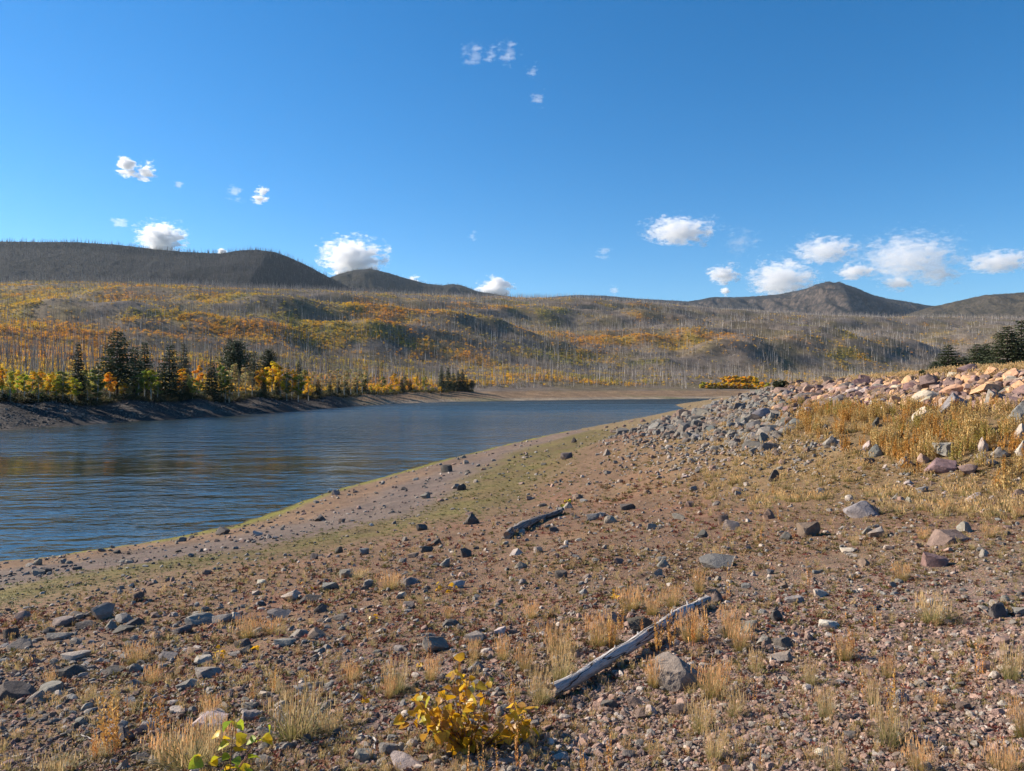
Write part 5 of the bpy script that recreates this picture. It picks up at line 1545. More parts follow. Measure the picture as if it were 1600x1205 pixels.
# ------------------------------------------------------------------ leafy plants
def leaf_shape(seed):
    """A cottonwood leaf one unit long on a short stalk: heart shaped, folded along the middle and curled."""
    r = random.Random(seed)
    fold, curl, twist = r.uniform(0.10, 0.45), r.uniform(-0.2, 0.6), r.uniform(-0.4, 0.4)
    out = [(0.0, 0.0), (0.06, 0.22), (0.20, 0.40), (0.38, 0.46), (0.56, 0.38), (0.74, 0.24), (0.90, 0.10), (1.0, 0.0)]
    V = []; F = []; 
    def pt(t, w):
        x = 0.30 + t * 0.9; y = w * 0.98; z = abs(w) * fold + curl * (t ** 2) * -0.45 + twist * t * w
        return (x, y, z)
    for t, w in out: V.append(pt(t, 0))
    for sgn in (1, -1):
        k0 = len(V)
        for t, w in out: V.append(pt(t - 0.10 * (w > 0.3), sgn * w * r.uniform(0.9, 1.1)))
        for i in range(len(out) - 1):
            a, b, c, d = i, i + 1, k0 + i + 1, k0 + i
            F.append((a, b, c, d) if sgn > 0 else (d, c, b, a))
    k = len(V)
    V += [(0, -0.018, 0.03), (0, 0.018, 0.03), (0.32, 0.012, 0), (0.32, -0.012, 0)]
    F.append((k, k + 1, k + 2, k + 3))
    return V, F

def m_leaf():
    t = NT('cottonwood_leaf')
    c = t.obj_color()
    f = t.noise(6.0, t.coord('Object'), 4, 0.6)
    c = t.mix(t.remap(f, 0.52, 0.68), c, t.mix(1.0, c, (0.70, 0.50, 0.40), 'MULTIPLY'))
    c = t.mix(t.remap(f, 0.46, 0.34), c, t.mix(1.0, c, (1.05, 1.12, 0.9), 'MULTIPLY'))
    return t.leafy(c, 0.45, 0.42, 0.45)
MAT_LEAF = m_leaf()
LEAVES = []
for _k in range(6):
    _V, _F = leaf_shape(700 + _k)
    LEAVES.append(mesh_from('leaf', _V, np.array(_F), [MAT_LEAF], True))
MAT_STEM = (lambda t: t.bsdf(t.mix(t.noise(30.0, t.pos()), (0.16, 0.06, 0.035), (0.26, 0.13, 0.07)), 0.8))(NT('red_stem'))

def tube(path, radii, sides=6):
    """A tapering tube along a path; returns vertices and quads."""
    P = np.asarray(path, float); n = len(P)
    T = np.gradient(P, axis=0); T /= np.linalg.norm(T, axis=1)[:, None] + 1e-12
    up = np.array([0.0, 0, 1.0]) if abs(T[0][2]) < 0.9 else np.array([1.0, 0, 0])
    V = []
    for i in range(n):
        a = np.cross(up, T[i]); a /= np.linalg.norm(a) + 1e-12; b = np.cross(T[i], a)
        for k in range(sides):
            w = 2 * math.pi * k / sides
            V.append(P[i] + radii[i] * (math.cos(w) * a + math.sin(w) * b))
    F = []
    for i in range(n - 1):
        for k in range(sides):
            F.append((i * sides + k, i * sides + (k + 1) % sides, (i + 1) * sides + (k + 1) % sides, (i + 1) * sides + k))
    return V, F

def leafy_plant(name, label, cat, base, stems, r, leaf_cols, leaf_len, group=None):
    """stems: list of (tip offset, number of leaves, thickness). Thing > stem (each), leaf (each)."""
    root = bpy.data.objects.new(name, None); root.location = base; col.objects.link(root)
    tag(root, label, cat, group)
    for (tip, nl, th) in stems:
        tip = Vector(tip); mid = Vector((tip.x * 0.62, tip.y * 0.62, tip.z * 0.42)) + Vector((r.uniform(-1, 1), r.uniform(-1, 1), 0)) * 0.05 * tip.length
        path = [((1 - t) ** 2) * Vector((0, 0, -0.01)) + 2 * t * (1 - t) * mid + t * t * tip for t in np.linspace(0, 1, 8)]
        V, F = tube([p[:] for p in path], np.linspace(th, th * 0.35, 8), 5)
        link('stem', mesh_from('stem', V, np.array(F), [MAT_STEM], True), parent=root)
        for k in range(nl):
            t = r.uniform(0.16, 1.0) if k else 1.0
            p = ((1 - t) ** 2) * Vector((0, 0, 0)) + 2 * t * (1 - t) * mid + t * t * tip
            L = leaf_len * r.uniform(0.62, 1.18)
            az = r.uniform(0, 6.283)
            o = link('leaf', r.choice(LEAVES), p, (r.uniform(-0.9, 0.9), r.uniform(-0.2, 1.25), az), (L, L, L), root)
            f = r.uniform(0.75, 1.2)
            o.color = (*[c * f for c in r.choice(leaf_cols)], 1)
    return root

YEL = [(0.72, 0.40, 0.015), (0.70, 0.44, 0.03), (0.62, 0.33, 0.015), (0.60, 0.42, 0.04), (0.42, 0.38, 0.05), (0.45, 0.24, 0.04), (0.74, 0.42, 0.02)]
GRN = [(0.42, 0.48, 0.03), (0.34, 0.42, 0.03), (0.55, 0.52, 0.03), (0.74, 0.50, 0.03), (0.24, 0.34, 0.04), (0.76, 0.52, 0.03), (0.70, 0.55, 0.03)]

rp = random.Random(8)
_b = quick_hit(735, 1172)[0]
_sc = _b[1] / F_PX
_st = []
for k in range(28):
    du = rp.uniform(-118, 106); hgt = (1 - (abs(du + 8) / 134) ** 1.6) * rp.uniform(70, 118) + 20
    if k == 0: du, hgt = -18, 132
    if k == 1: du, hgt = -45, 96
    if k == 2: du, hgt = 30, 106
    _st.append(((du * _sc, rp.uniform(-50, 62) * _sc, hgt * _sc * 1.02), 10 + (k % 2), 0.0038))
leafy_plant('yellow_shrub', 'low shrub of bright yellow heart shaped leaves on red stems, below the long log', 'shrub', _b, _st, rp, YEL, 25 * _sc * 0.76)
_b = quick_hit(360, 1212)[0]; _sc = _b[1] / F_PX
leafy_plant('sapling', 'small sapling with green and yellow leaves growing out of the grass at lower left', 'sapling', _b,
            [((8 * _sc, 0, 92 * _sc), 9, 0.004), ((44 * _sc, 0.02, 62 * _sc), 7, 0.004), ((-14 * _sc, -0.02, 62 * _sc), 4, 0.003), ((26 * _sc, -0.03, 28 * _sc), 7, 0.003), ((-40 * _sc, 0.02, 32 * _sc), 4, 0.003), ((58 * _sc, 0, 84 * _sc), 2, 0.003)], rp, GRN, 27 * _sc * 0.85)
for (u, v, h, n, lab) in [(348, 1030, 22, 7, 'small yellow sprig beside the dark rounded stone on the left slope'), (398, 1018, 10, 4, 'bit of yellow leaf right of the dark rounded stone on the left slope'),
                          (703, 926, 18, 6, 'pale yellow sprig right of the long flat topped stone'), (682, 922, 14, 4, 'tiny yellow sprig left of the pale yellow one on the slope'),
                          (889, 794, 14, 6, 'yellow green sprig at the upper end of the short log'), (569, 1104, 18, 5, 'orange sprig left of the yellow leaved shrub'),
                          (584, 972, 12, 4, 'lone yellow sprig on the brown slope above the shrub'), (957, 935, 12, 4, 'orange sprig above the pale pinkish slab'), (478, 925, 16, 4, 'yellow sprig by the long dark slab'),
                          (655, 1045, 14, 4, 'orange sprig at the upper left of the shrub')]:
    p = quick_hit(u, v)[0]; s = p[1] / F_PX
    leafy_plant('sprig', lab, 'plant', p, [((rp.uniform(-6, 6) * s, 0, h * s), n, 0.002), ((rp.uniform(-10, 10) * s, 0.01, h * 0.6 * s), max(2, n - 3), 0.002)], rp, YEL[:4] if 'green' not in lab else GRN, 8.5 * s, 'small yellow sprigs on the slope')

# ------------------------------------------------------------------ driftwood
def m_wood(name, light, dark):
    t = NT(name)
    oc = t.coord('Object')
    m = t.mapping(oc, (1.2, 26, 26)); f1 = t.noise(1.0, m, 6, 0.65)
    m2 = t.mapping(oc, (4, 90, 90)); f2 = t.noise(1.0, m2, 4, 0.7)
    f3 = t.noise(5.0, oc, 3, 0.5)
    c = t.mix(t.remap(f1, 0.35, 0.65), dark, light)
    c = t.mix(t.remap(f2, 0.48, 0.36), c, t.mix(1.0, c, (0.45, 0.42, 0.40), 'MULTIPLY'))
    c = t.mix(t.math('MULTIPLY', t.remap(f3, 0.52, 0.7), 0.5), c, (0.22, 0.19, 0.165))
    m3 = t.mapping(oc, (0.9, 14, 14)); f4 = t.noise(1.0, m3, 3, 0.5)
    crack = t.remap(t.math('ABSOLUTE', t.math('SUBTRACT', f4, 0.5)), 0.010, 0.026)      # long drying cracks
    c = t.mix(crack, (0.06, 0.05, 0.045), c)
    h = t.math('ADD', t.math('ADD', f1, t.math('MULTIPLY', f2, 0.6)), t.math('MULTIPLY', crack, 0.7))
    return t.bsdf(c, 0.85, t.bump(h, 0.9, 0.018), 0.2)
MAT_DRIFT = m_wood('bleached_wood', (0.60, 0.56, 0.52, 1), (0.38, 0.345, 0.32, 1))
MAT_DRIFT2 = m_wood('weathered_wood', (0.36, 0.32, 0.29, 1), (0.16, 0.135, 0.12, 1))
MAT_DARKWOOD = m_wood('dark_wood', (0.13, 0.105, 0.09, 1), (0.07, 0.058, 0.05, 1))
MAT_END = (lambda t: t.bsdf(t.mix(t.noise(60.0, t.pos()), (0.20, 0.14, 0.10), (0.36, 0.28, 0.21)), 0.9))(NT('broken_wood'))

def driftlog(name, label, uv0, uv1, r0, r1, lift, bow, mat, stubs, cat='log', seed=0, sag=0.0):
    a, b = quick_hit(*uv0)[0], quick_hit(*uv1)[0]
    A, B = Vector(a), Vector(b)
    L = math.hypot(B.x - A.x, B.y - A.y); yaw = math.atan2(B.y - A.y, B.x - A.x)
    r = random.Random(seed); n = 46; sides = 14
    root = bpy.data.objects.new(name, None); root.location = A; root.rotation_euler = (0, 0, yaw); col.objects.link(root)
    tag(root, label, cat)
    path = []; rad = []
    for i in range(n):
        t = i / (n - 1)
        x = L * t; y = bow * L * math.sin(math.pi * t) + 0.006 * math.sin(t * 17 + seed) * L * 0.3 + 0.25 * bow * L * math.sin(2 * math.pi * t)
        wx, wy = A.x + x * math.cos(yaw) - y * math.sin(yaw), A.y + x * math.sin(yaw) + y * math.cos(yaw)
        rr = r0 * (1 - t) + r1 * t
        rr *= 1 + 0.07 * math.sin(t * 9 + seed) + 0.05 * math.sin(t * 23 + 1.3 * seed)
        z = (A.z + (B.z - A.z) * t) - A.z
        g = float(H(np.array([wx]), np.array([wy]))[0]) - A.z
        z = 0.5 * z + 0.5 * g + rr * 0.8 + lift * (math.sin(math.pi * min(1, t * 1.0)) * 0.7 + 0.3) - sag * math.sin(math.pi * t)
        path.append((x, y, z)); rad.append(rr)
    V, F = tube(path, rad, sides)
    V = np.array(V)
    k = np.arange(len(V)); ring = k // sides; w = (k % sides) / sides * 2 * math.pi
    P = np.array(path)[ring]
    bumpy = 1 + 0.10 * np.array([math.sin(2 * ww + 0.10 * rr_ + seed) for ww, rr_ in zip(w, ring)]) + 0.05 * np.array([math.sin(5 * ww - 0.21 * rr_) for ww, rr_ in zip(w, ring)]) + 0.09 * vnoise(ring * 0.35, w * 3.0, seed)
    V = P + (V - P) * bumpy[:, None]
    # jagged ends
    for end, sgn in ((0, -1), (n - 1, 1)):
        for q in range(sides):
            V[end * sides + q, 0] += sgn * r.uniform(0.0, 0.9) * rad[end] * 0.5
    link('trunk', mesh_from('trunk', V, np.array(F), [mat], True), parent=root)
    for end in (0, n - 1):
        ids = [end * sides + q for q in range(sides)]
        ring_v = V[ids]; c = ring_v.mean(0); c[0] += (0.4 if end == 0 else -0.4) * rad[end]
        EV = np.concatenate([ring_v * 0.999 + c * 0.001, [c]])
        EF = np.array([(q, (q + 1) % sides, sides) for q in range(sides)])
        link('broken_end', mesh_from('broken_end', EV, EF if end else EF[:, ::-1].copy(), [MAT_END]), parent=root)
    for (t, ang, ln) in stubs:
        i = int(t * (n - 1)); p = Vector(path[i]); d = Vector((0.35, math.cos(ang), math.sin(ang))).normalized()
        s0 = p + d * rad[i] * 0.7
        V2, F2 = tube([s0[:], (s0 + d * ln * 0.6)[:], (s0 + d * ln)[:]], [rad[i] * 0.34, rad[i] * 0.24, rad[i] * 0.12], 7)
        c = len(V2); V2.append((s0 + d * ln * 1.03)[:]); 
        fs = np.array(F2); caps = np.array([(2 * 7 + q, 2 * 7 + (q + 1) % 7, c) for q in range(7)])
        link('branch_stub', mesh_from('branch_stub', V2, [fs, caps], [mat], True), parent=root)
    return root

driftlog('driftwood_log', 'long bleached crooked log lying on the gravel, pointing up to the right', (862, 1092), (1106, 944), 0.050, 0.034, 0.075, -0.035, MAT_DRIFT,
         [(0.28, 1.3, 0.03), (0.42, 0.9, 0.035), (0.66, 1.5, 0.045), (0.80, 1.1, 0.05), (0.88, 1.9, 0.03)], seed=3)
driftlog('driftwood_log', 'short weathered grey log lying alone on the brown slope in mid distance', (792, 842), (876, 803), 0.088, 0.068, 0.03, 0.02, MAT_DRIFT2, [(0.5, 1.2, 0.06)], seed=5)
driftlog('driftwood_log', 'thin dark log far up the beach near the water', (958, 676), (1000, 670), 0.11, 0.07, 0.0, 0.0, MAT_DARKWOOD, [], seed=7)
driftlog('driftwood_stick', 'small white bent stick on dark grit left of the yellow shrub', (570, 1152), (586, 1172), 0.008, 0.005, 0.012, 0.14, MAT_DRIFT, [], 'stick', 9)
driftlog('driftwood_stick', 'thin bleached stick lying on the bottom left soil below the sapling', (120, 1150), (150, 1158), 0.006, 0.004, 0.008, 0.05, MAT_DRIFT, [], 'stick', 12)
driftlog('driftwood_stick', 'pale bleached stick lying in short grass below the tall weeds', (1439, 694), (1459, 693), 0.045, 0.03, 0.03, 0.0, MAT_DRIFT, [], 'stick', 11)

# ------------------------------------------------------------------ trees beyond the water
def m_foliage(name, tint, trans=0.3, rough=0.7):
    t = NT(name)
    c = t.attr('leafcol')
    c = t.mix(1.0, c, t.attr('tint', 'INSTANCER') if tint == 'instance' else t.obj_color(), 'MULTIPLY')
    return t.leafy(c, trans, rough, 0.2)

MAT_ASPEN = m_foliage('aspen_leaves', 'object', 0.40)
MAT_NEEDLE = m_foliage('needles', 'object', 0.12)
MAT_SCRUB = m_foliage('young_aspen_leaves', 'instance', 0.40)
MAT_BARK = (lambda t: t.bsdf(t.mix(1.0, t.mix(t.remap(t.noise(3.0, t.mapping(t.pos(), (1, 1, 0.5))), 0.4, 0.6), (0.62, 0.60, 0.57), (1.1, 1.08, 1.02)), t.obj_color(), 'MULTIPLY'), 0.9))(NT('bark'))
MAT_SNAG = (lambda t: t.bsdf(t.mix(1.0, t.mix(t.remap(t.noise(0.6, t.mapping(t.pos(), (1, 1, 0.25))), 0.4, 0.6), (0.55, 0.53, 0.52), (1.15, 1.12, 1.08)), t.obj_color(), 'MULTIPLY'), 0.9))(NT('dead_wood'))
MAT_SNAG_MANY = (lambda t: t.bsdf(t.mix(1.0, t.mix(t.remap(t.noise(0.6, t.mapping(t.pos(), (1, 1, 0.25))), 0.4, 0.6), (0.55, 0.53, 0.52), (1.15, 1.12, 1.08)), t.attr('tint', 'INSTANCER'), 'MULTIPLY'), 0.9))(NT('dead_wood_many'))

def leaf_quads(s, P, size, rng, fcol, flat=0.0):
    for (x, y, z) in P:
        a = rng.uniform(0, 6.283); b = math.asin(rng.uniform(-1, 1)) * (1 - flat)
        L = size * rng.uniform(0.6, 1.35); W = L * rng.uniform(0.55, 0.9)
        dx, dy, dz = math.cos(a) * math.cos(b) * L, math.sin(a) * math.cos(b) * L, math.sin(b) * L
        ex, ey, ez = -math.sin(a) * W, math.cos(a) * W, rng.uniform(-0.4, 0.4) * W
        s.quad((x - dx - ex * 0.3, y - dy - ey * 0.3, z - dz - ez), (x + ex, y + ey, z + ez), (x + dx + ex * 0.3, y + dy, z + dz), (x - ex, y - ey, z - ez), fcol(x, y, z))

def aspen_parts(seed, n=900, bare=0.22, thin=1.0, width=0.26, ls=0.019):
    """Crown and trunk of a tree one unit high."""
    rng = np.random.default_rng(seed)
    s = Soup()
    # clumps along limbs
    k = int(rng.integers(16, 24)); C = []
    for i in range(k):
        t = bare + (0.97 - bare) * (i + rng.uniform(0, 1)) / k
        prof = math.sin(math.pi * min(1, max(0.02, (t - bare) / (1.0 - bare)) ** 0.75)) ** 0.6
        a = rng.uniform(0, 6.283); q = width * prof * rng.uniform(0.2, 0.95)
        C.append((math.cos(a) * q, math.sin(a) * q, t, width * rng.uniform(0.20, 0.42) * (0.5 + 0.6 * prof)))
    per = int(n * thin / k)
    for (cx, cy, cz, cr) in C:
        P = rng.normal(0, 1, (per, 3)); P /= np.linalg.norm(P, axis=1)[:, None]
        P *= (rng.uniform(0.25, 1.0, per) ** 0.5)[:, None] * cr * np.array([1, 1, 0.85])
        P += (cx, cy, cz)
        cf = rng.uniform(0.75, 1.2)
        cg = rng.uniform(0.86, 1.1)
        leaf_quads(s, P, ls, rng, lambda x, y, z: (cf * rng.uniform(0.8, 1.2), cf * cg * rng.uniform(0.85, 1.15), cf * 0.9))
    crown = s.mesh('crown', MAT_ASPEN)
    V, F = [], []
    def add(path, rad, sd=6):
        v, f = tube(path, rad, sd); o = len(V); V.extend(v); F.extend([tuple(q + o for q in ff) for ff in f])
    bx, by = rng.uniform(-0.03, 0.03, 2)
    add([(0, 0, -0.03), (bx * 0.3, by * 0.3, 0.3), (bx, by, 0.62), (bx * 1.2, by * 1.2, 0.95)], [0.018, 0.015, 0.010, 0.003])
    for (cx, cy, cz, cr) in C[::2]:
        z0 = max(0.18, cz - 0.16)
        add([(bx * z0, by * z0, z0), (cx * 0.6, cy * 0.6, cz - 0.05), (cx, cy, cz)], [0.007, 0.005, 0.002], 4)
    return crown, mesh_from('trunk', V, np.array(F), [MAT_BARK], True)

def conifer_parts(seed, tiers=26, width=0.20, bare=0.08, ragged=0.3, round_=0.0, dens=1.0, nl=0.036):
    rng = np.random.default_rng(seed)
    s = Soup(); V, F = [], []
    def add(path, rad, sd=5):
        v, f = tube(path, rad, sd); o = len(V); V.extend(v); F.extend([tuple(q + o for q in ff) for ff in f])
    add([(0, 0, -0.03), (0.004, 0, 0.3), (0, 0.004, 0.65), (0, 0, 0.985)], [0.020, 0.016, 0.010, 0.002], 7)
    for i in range(tiers):
        t = bare + (0.985 - bare) * (i / tiers) ** 0.92 + rng.uniform(-0.008, 0.008)
        q = (t - bare) / (1 - bare)
        prof = (1 - q) ** 0.8 * (0.55 + 0.45 * min(1, q * 6)) if not round_ else math.sin(math.pi * min(0.97, 0.18 + 0.80 * q)) ** 0.7
        R = width * prof + 0.012
        nb = max(5, int((8 + 6 * prof) * dens))
        a0 = rng.uniform(0, 6.28)
        for b in range(nb):
            if rng.random() < 0.10 * (1 + ragged): continue
            a = a0 + b * 6.283 / nb + rng.uniform(-0.3, 0.3)
            L = R * rng.uniform(1 - ragged, 1 + ragged * 0.6)
            droop = (-0.30 + 0.55 * q) * L + rng.uniform(-0.10, 0.10) * L + (0.25 * L if round_ else 0)
            dx, dy = math.cos(a), math.sin(a)
            add([(0, 0, t), (dx * L * 0.9, dy * L * 0.9, t + droop)], [0.0035, 0.001], 3)
            m = max(5, int(L / (0.25 * nl)))
            f0 = rng.uniform(0.75, 1.2)
            for k in range(m):
                w = (k + rng.uniform(0.2, 0.9)) / m
                if w < 0.15 and not round_: continue
                x, y, z = dx * L * w, dy * L * w, t + droop * w * w ** 0.3
                aa = a + rng.uniform(-1.3, 1.3); l = nl * (1.15 - 0.45 * w) * rng.uniform(0.7, 1.35) * (0.6 + 0.5 * prof); wd = l * 0.42
                el = rng.uniform(-0.7, 0.8)
                ex, ey, ez = math.cos(aa) * math.cos(el) * l, math.sin(aa) * math.cos(el) * l, math.sin(el) * l
                px, py, pz = -math.sin(aa) * wd * 0.6, math.cos(aa) * wd * 0.6, rng.uniform(-1, 1) * wd
                f = f0 * rng.uniform(0.75, 1.25)
                s.quad((x - px * 0.4, y - py * 0.4, z - pz * 0.4), (x + ex * 0.5 - px, y + ey * 0.5 - py, z + ez * 0.5 - pz), (x + ex, y + ey, z + ez), (x + ex * 0.5 + px, y + ey * 0.5 + py, z + ez * 0.5 + pz), (f, f * rng.uniform(0.95, 1.05), f * 0.95))
    return s.mesh('crown', MAT_NEEDLE), mesh_from('trunk', V, np.array(F), [MAT_BARK], True)

ASPENS = [aspen_parts(40 + k, 1700, (0.28, 0.36, 0.22, 0.40)[k % 4], 1.0, (0.17, 0.20, 0.23, 0.16)[k % 4]) for k in range(6)]
HEDGE = [aspen_parts(46 + k, 1500, 0.03, 1.0, 0.40, 0.050) for k in range(3)]
THIN = [aspen_parts(50 + k, 620, 0.32, 1.0, 0.20) for k in range(3)]
SPRUCE = [conifer_parts(60 + k, 30, (0.17, 0.21, 0.24)[k % 3], 0.05, 0.28) for k in range(4)]
PINE = [conifer_parts(70 + k, 24, (0.25, 0.30)[k % 2], 0.20, 0.42, 0, 1.1) for k in range(3)]
ROUNDPINE = [conifer_parts(80 + k, 17, 0.30, 0.25, 0.3, 1.0, 1.3) for k in range(2)]

BUSHY = [conifer_parts(86 + k, 34, 0.34, 0.02, 0.36, 0, 1.9, 0.028) for k in range(3)]
LEAFCOL = {'yellow': (0.78, 0.55, 0.045), 'gold': (0.80, 0.48, 0.035), 'orange': (0.80, 0.42, 0.04), 'yellowgreen': (0.52, 0.49, 0.06), 'green': (0.25, 0.31, 0.065), 'olive': (0.34, 0.33, 0.09), 'beige': (0.48, 0.38, 0.18), 'dull': (0.38, 0.32, 0.12)}
RT = random.Random(3)

def plant_tree(name, parts, u, top, base, wpx, D, leaf, bark, label, cat, group):
    """A tree standing where the line of sight at column u comes to distance D, as high and wide as it looks."""
    x, y = (u - CX) / F_PX * D, D
    z = float(H(np.array([x]), np.array([y]))[0])
    zt = CAM_Z + D * (HY - top) / F_PX
    h = max(1.0, zt - z)
    root = bpy.data.objects.new(name, None); root.location = (x, y, z); root.rotation_euler = (0, 0, RT.uniform(0, 6.28)); col.objects.link(root)
    crown, trunk = parts
    co = np.empty(len(crown.vertices) * 3, np.float32); crown.vertices.foreach_get('co', co)
    w0 = 2 * np.percentile(np.abs(co.reshape(-1, 3)[:, :2]), 97)
    k = wpx * (0.82 if name == 'aspen' else 1.0) * D / F_PX / w0
    k = min(max(k, 0.22 * h), 1.7 * h) / (1 if name == 'aspen' else 1)
    c = link('crown', crown, (0, 0, 0), (0, 0, 0), (k, k, h), root); f = RT.uniform(0.88, 1.12)
    c.color = (leaf[0] * f, leaf[1] * f * RT.uniform(0.95, 1.05), leaf[2] * f, 1)
    t = link('trunk', trunk, (0, 0, 0), (0, 0, 0), (min(k, h), min(k, h), h), root); t.color = (*bark, 1)
    return tag(root, label, cat, group)

WHITEBARK = (0.46, 0.44, 0.38); BROWNBARK = (0.14, 0.10, 0.08)
NEEDLE = (0.075, 0.095, 0.048); NEEDLE_L = (0.115, 0.125, 0.075)

def bank_D(u, extra=0.0):
    """Distance of the top of the left bank, where the trees begin."""
    us = [-500, 0, 70, 200, 300, 400, 510, 570, 640, 720]
    return float(np.interp(u, us, [97, 125, 133, 153, 170, 198, 247, 300, 352, 394])) + extra

CONIFERS = [  # u, top, width, further back, kind, colour, label
    (183, 514, 62, 6, PINE, NEEDLE, 'tallest pine on the far bank, broad crown on a tall bare trunk'),
    (122, 534, 24, 5, SPRUCE, NEEDLE, 'slender spruce standing out left of the tallest pine'),
    (212, 540, 32, 10, SPRUCE, NEEDLE, 'spruce close behind the right side of the tallest pine'),
    (226, 533, 34, 14, SPRUCE, NEEDLE, 'spruce right of the one behind the tallest pine'),
    (265, 536, 42, 5, SPRUCE, NEEDLE, 'big dense spruce right of the green aspens by the tallest pine'),
    (287, 535, 24, 22, SPRUCE, NEEDLE_L, 'paler spruce just behind the big dense one'),
    (331, 562, 32, 4, SPRUCE, NEEDLE, 'short thick spruce right of the orange aspens'),
    (368, 531, 42, 16, ROUNDPINE, NEEDLE, 'round headed pine rising over beige aspens'),
    (398, 548, 26, 26, SPRUCE, NEEDLE_L, 'greyish spruce right of the round headed pine'),
    (420, 545, 24, 22, ROUNDPINE, NEEDLE, 'small dark pine second right of the round headed pine'),
    (450, 566, 14, 20, SPRUCE, NEEDLE_L, 'thin spruce left of a small dark one above golden aspens'),
    (467, 562, 15, 18, SPRUCE, NEEDLE, 'small dark spruce above the bright golden aspen'),
    (497, 591, 20, 3, SPRUCE, NEEDLE, 'small dark spruce right of the bright golden aspen'),
    (412, 592, 22, 3, SPRUCE, NEEDLE, 'low dark spruce under the yellow aspens right of the beige ones'),
    (290, 592, 20, 3, SPRUCE, NEEDLE, 'low dark spruce under the left orange aspen'),
    (210, 596, 20, 4, SPRUCE, NEEDLE, 'low dark spruce under the tallest pine'),
    (126, 600, 18, 3, SPRUCE, NEEDLE, 'low dark spruce below the slender one'),
    (432, 594, 16, 3, SPRUCE, NEEDLE, 'low dark spruce right of the other low one under yellow aspens'),
    (528, 592, 12, 6, SPRUCE, NEEDLE, 'leftmost of the small dark spruces among bare white trunks'),
    (541, 590, 12, 6, SPRUCE, NEEDLE, 'second small dark spruce among bare white trunks'),
    (556, 588, 12, 6, SPRUCE, NEEDLE, 'third small dark spruce among bare white trunks'),
    (569, 592, 12, 6, SPRUCE, NEEDLE, 'rightmost of the small dark spruces among bare white trunks'),
    (515, 596, 12, 5, SPRUCE, NEEDLE, 'small dark spruce just left of the bare white trunks'),
    (628, 590, 10, 4, SPRUCE, NEEDLE, 'tiny spruce over the low yellow hedge of aspens'),
    (641, 592, 9, 4, SPRUCE, NEEDLE, 'tiny spruce further right over the low yellow hedge'),
    (690, 571, 13, 2, SPRUCE, NEEDLE_L, 'grey green spruce at the left of the dark clump on the point'),
    (700, 574, 13, 4, SPRUCE, NEEDLE, 'second spruce of the dark clump on the point'),
    (708, 582, 12, 6, SPRUCE, NEEDLE, 'third spruce of the dark clump on the point'),
    (716, 578, 12, 4, SPRUCE, NEEDLE, 'fourth spruce of the dark clump on the point'),
    (723, 576, 11, 3, SPRUCE, NEEDLE, 'fifth spruce of the dark clump on the point'),
    (729, 588, 10, 4, SPRUCE, NEEDLE, 'low spruce at the right of the dark clump on the point'),
    (737, 594, 9, 2, ROUNDPINE, NEEDLE, 'rounded little pine ending the dark clump on the point'),
]
for (u, top, w, ex, kind, colr, lab) in CONIFERS:
    plant_tree('conifer', RT.choice(kind), u, top, None, w, bank_D(u, ex), colr, BROWNBARK, lab, 'conifer', 'evergreens on the far bank')

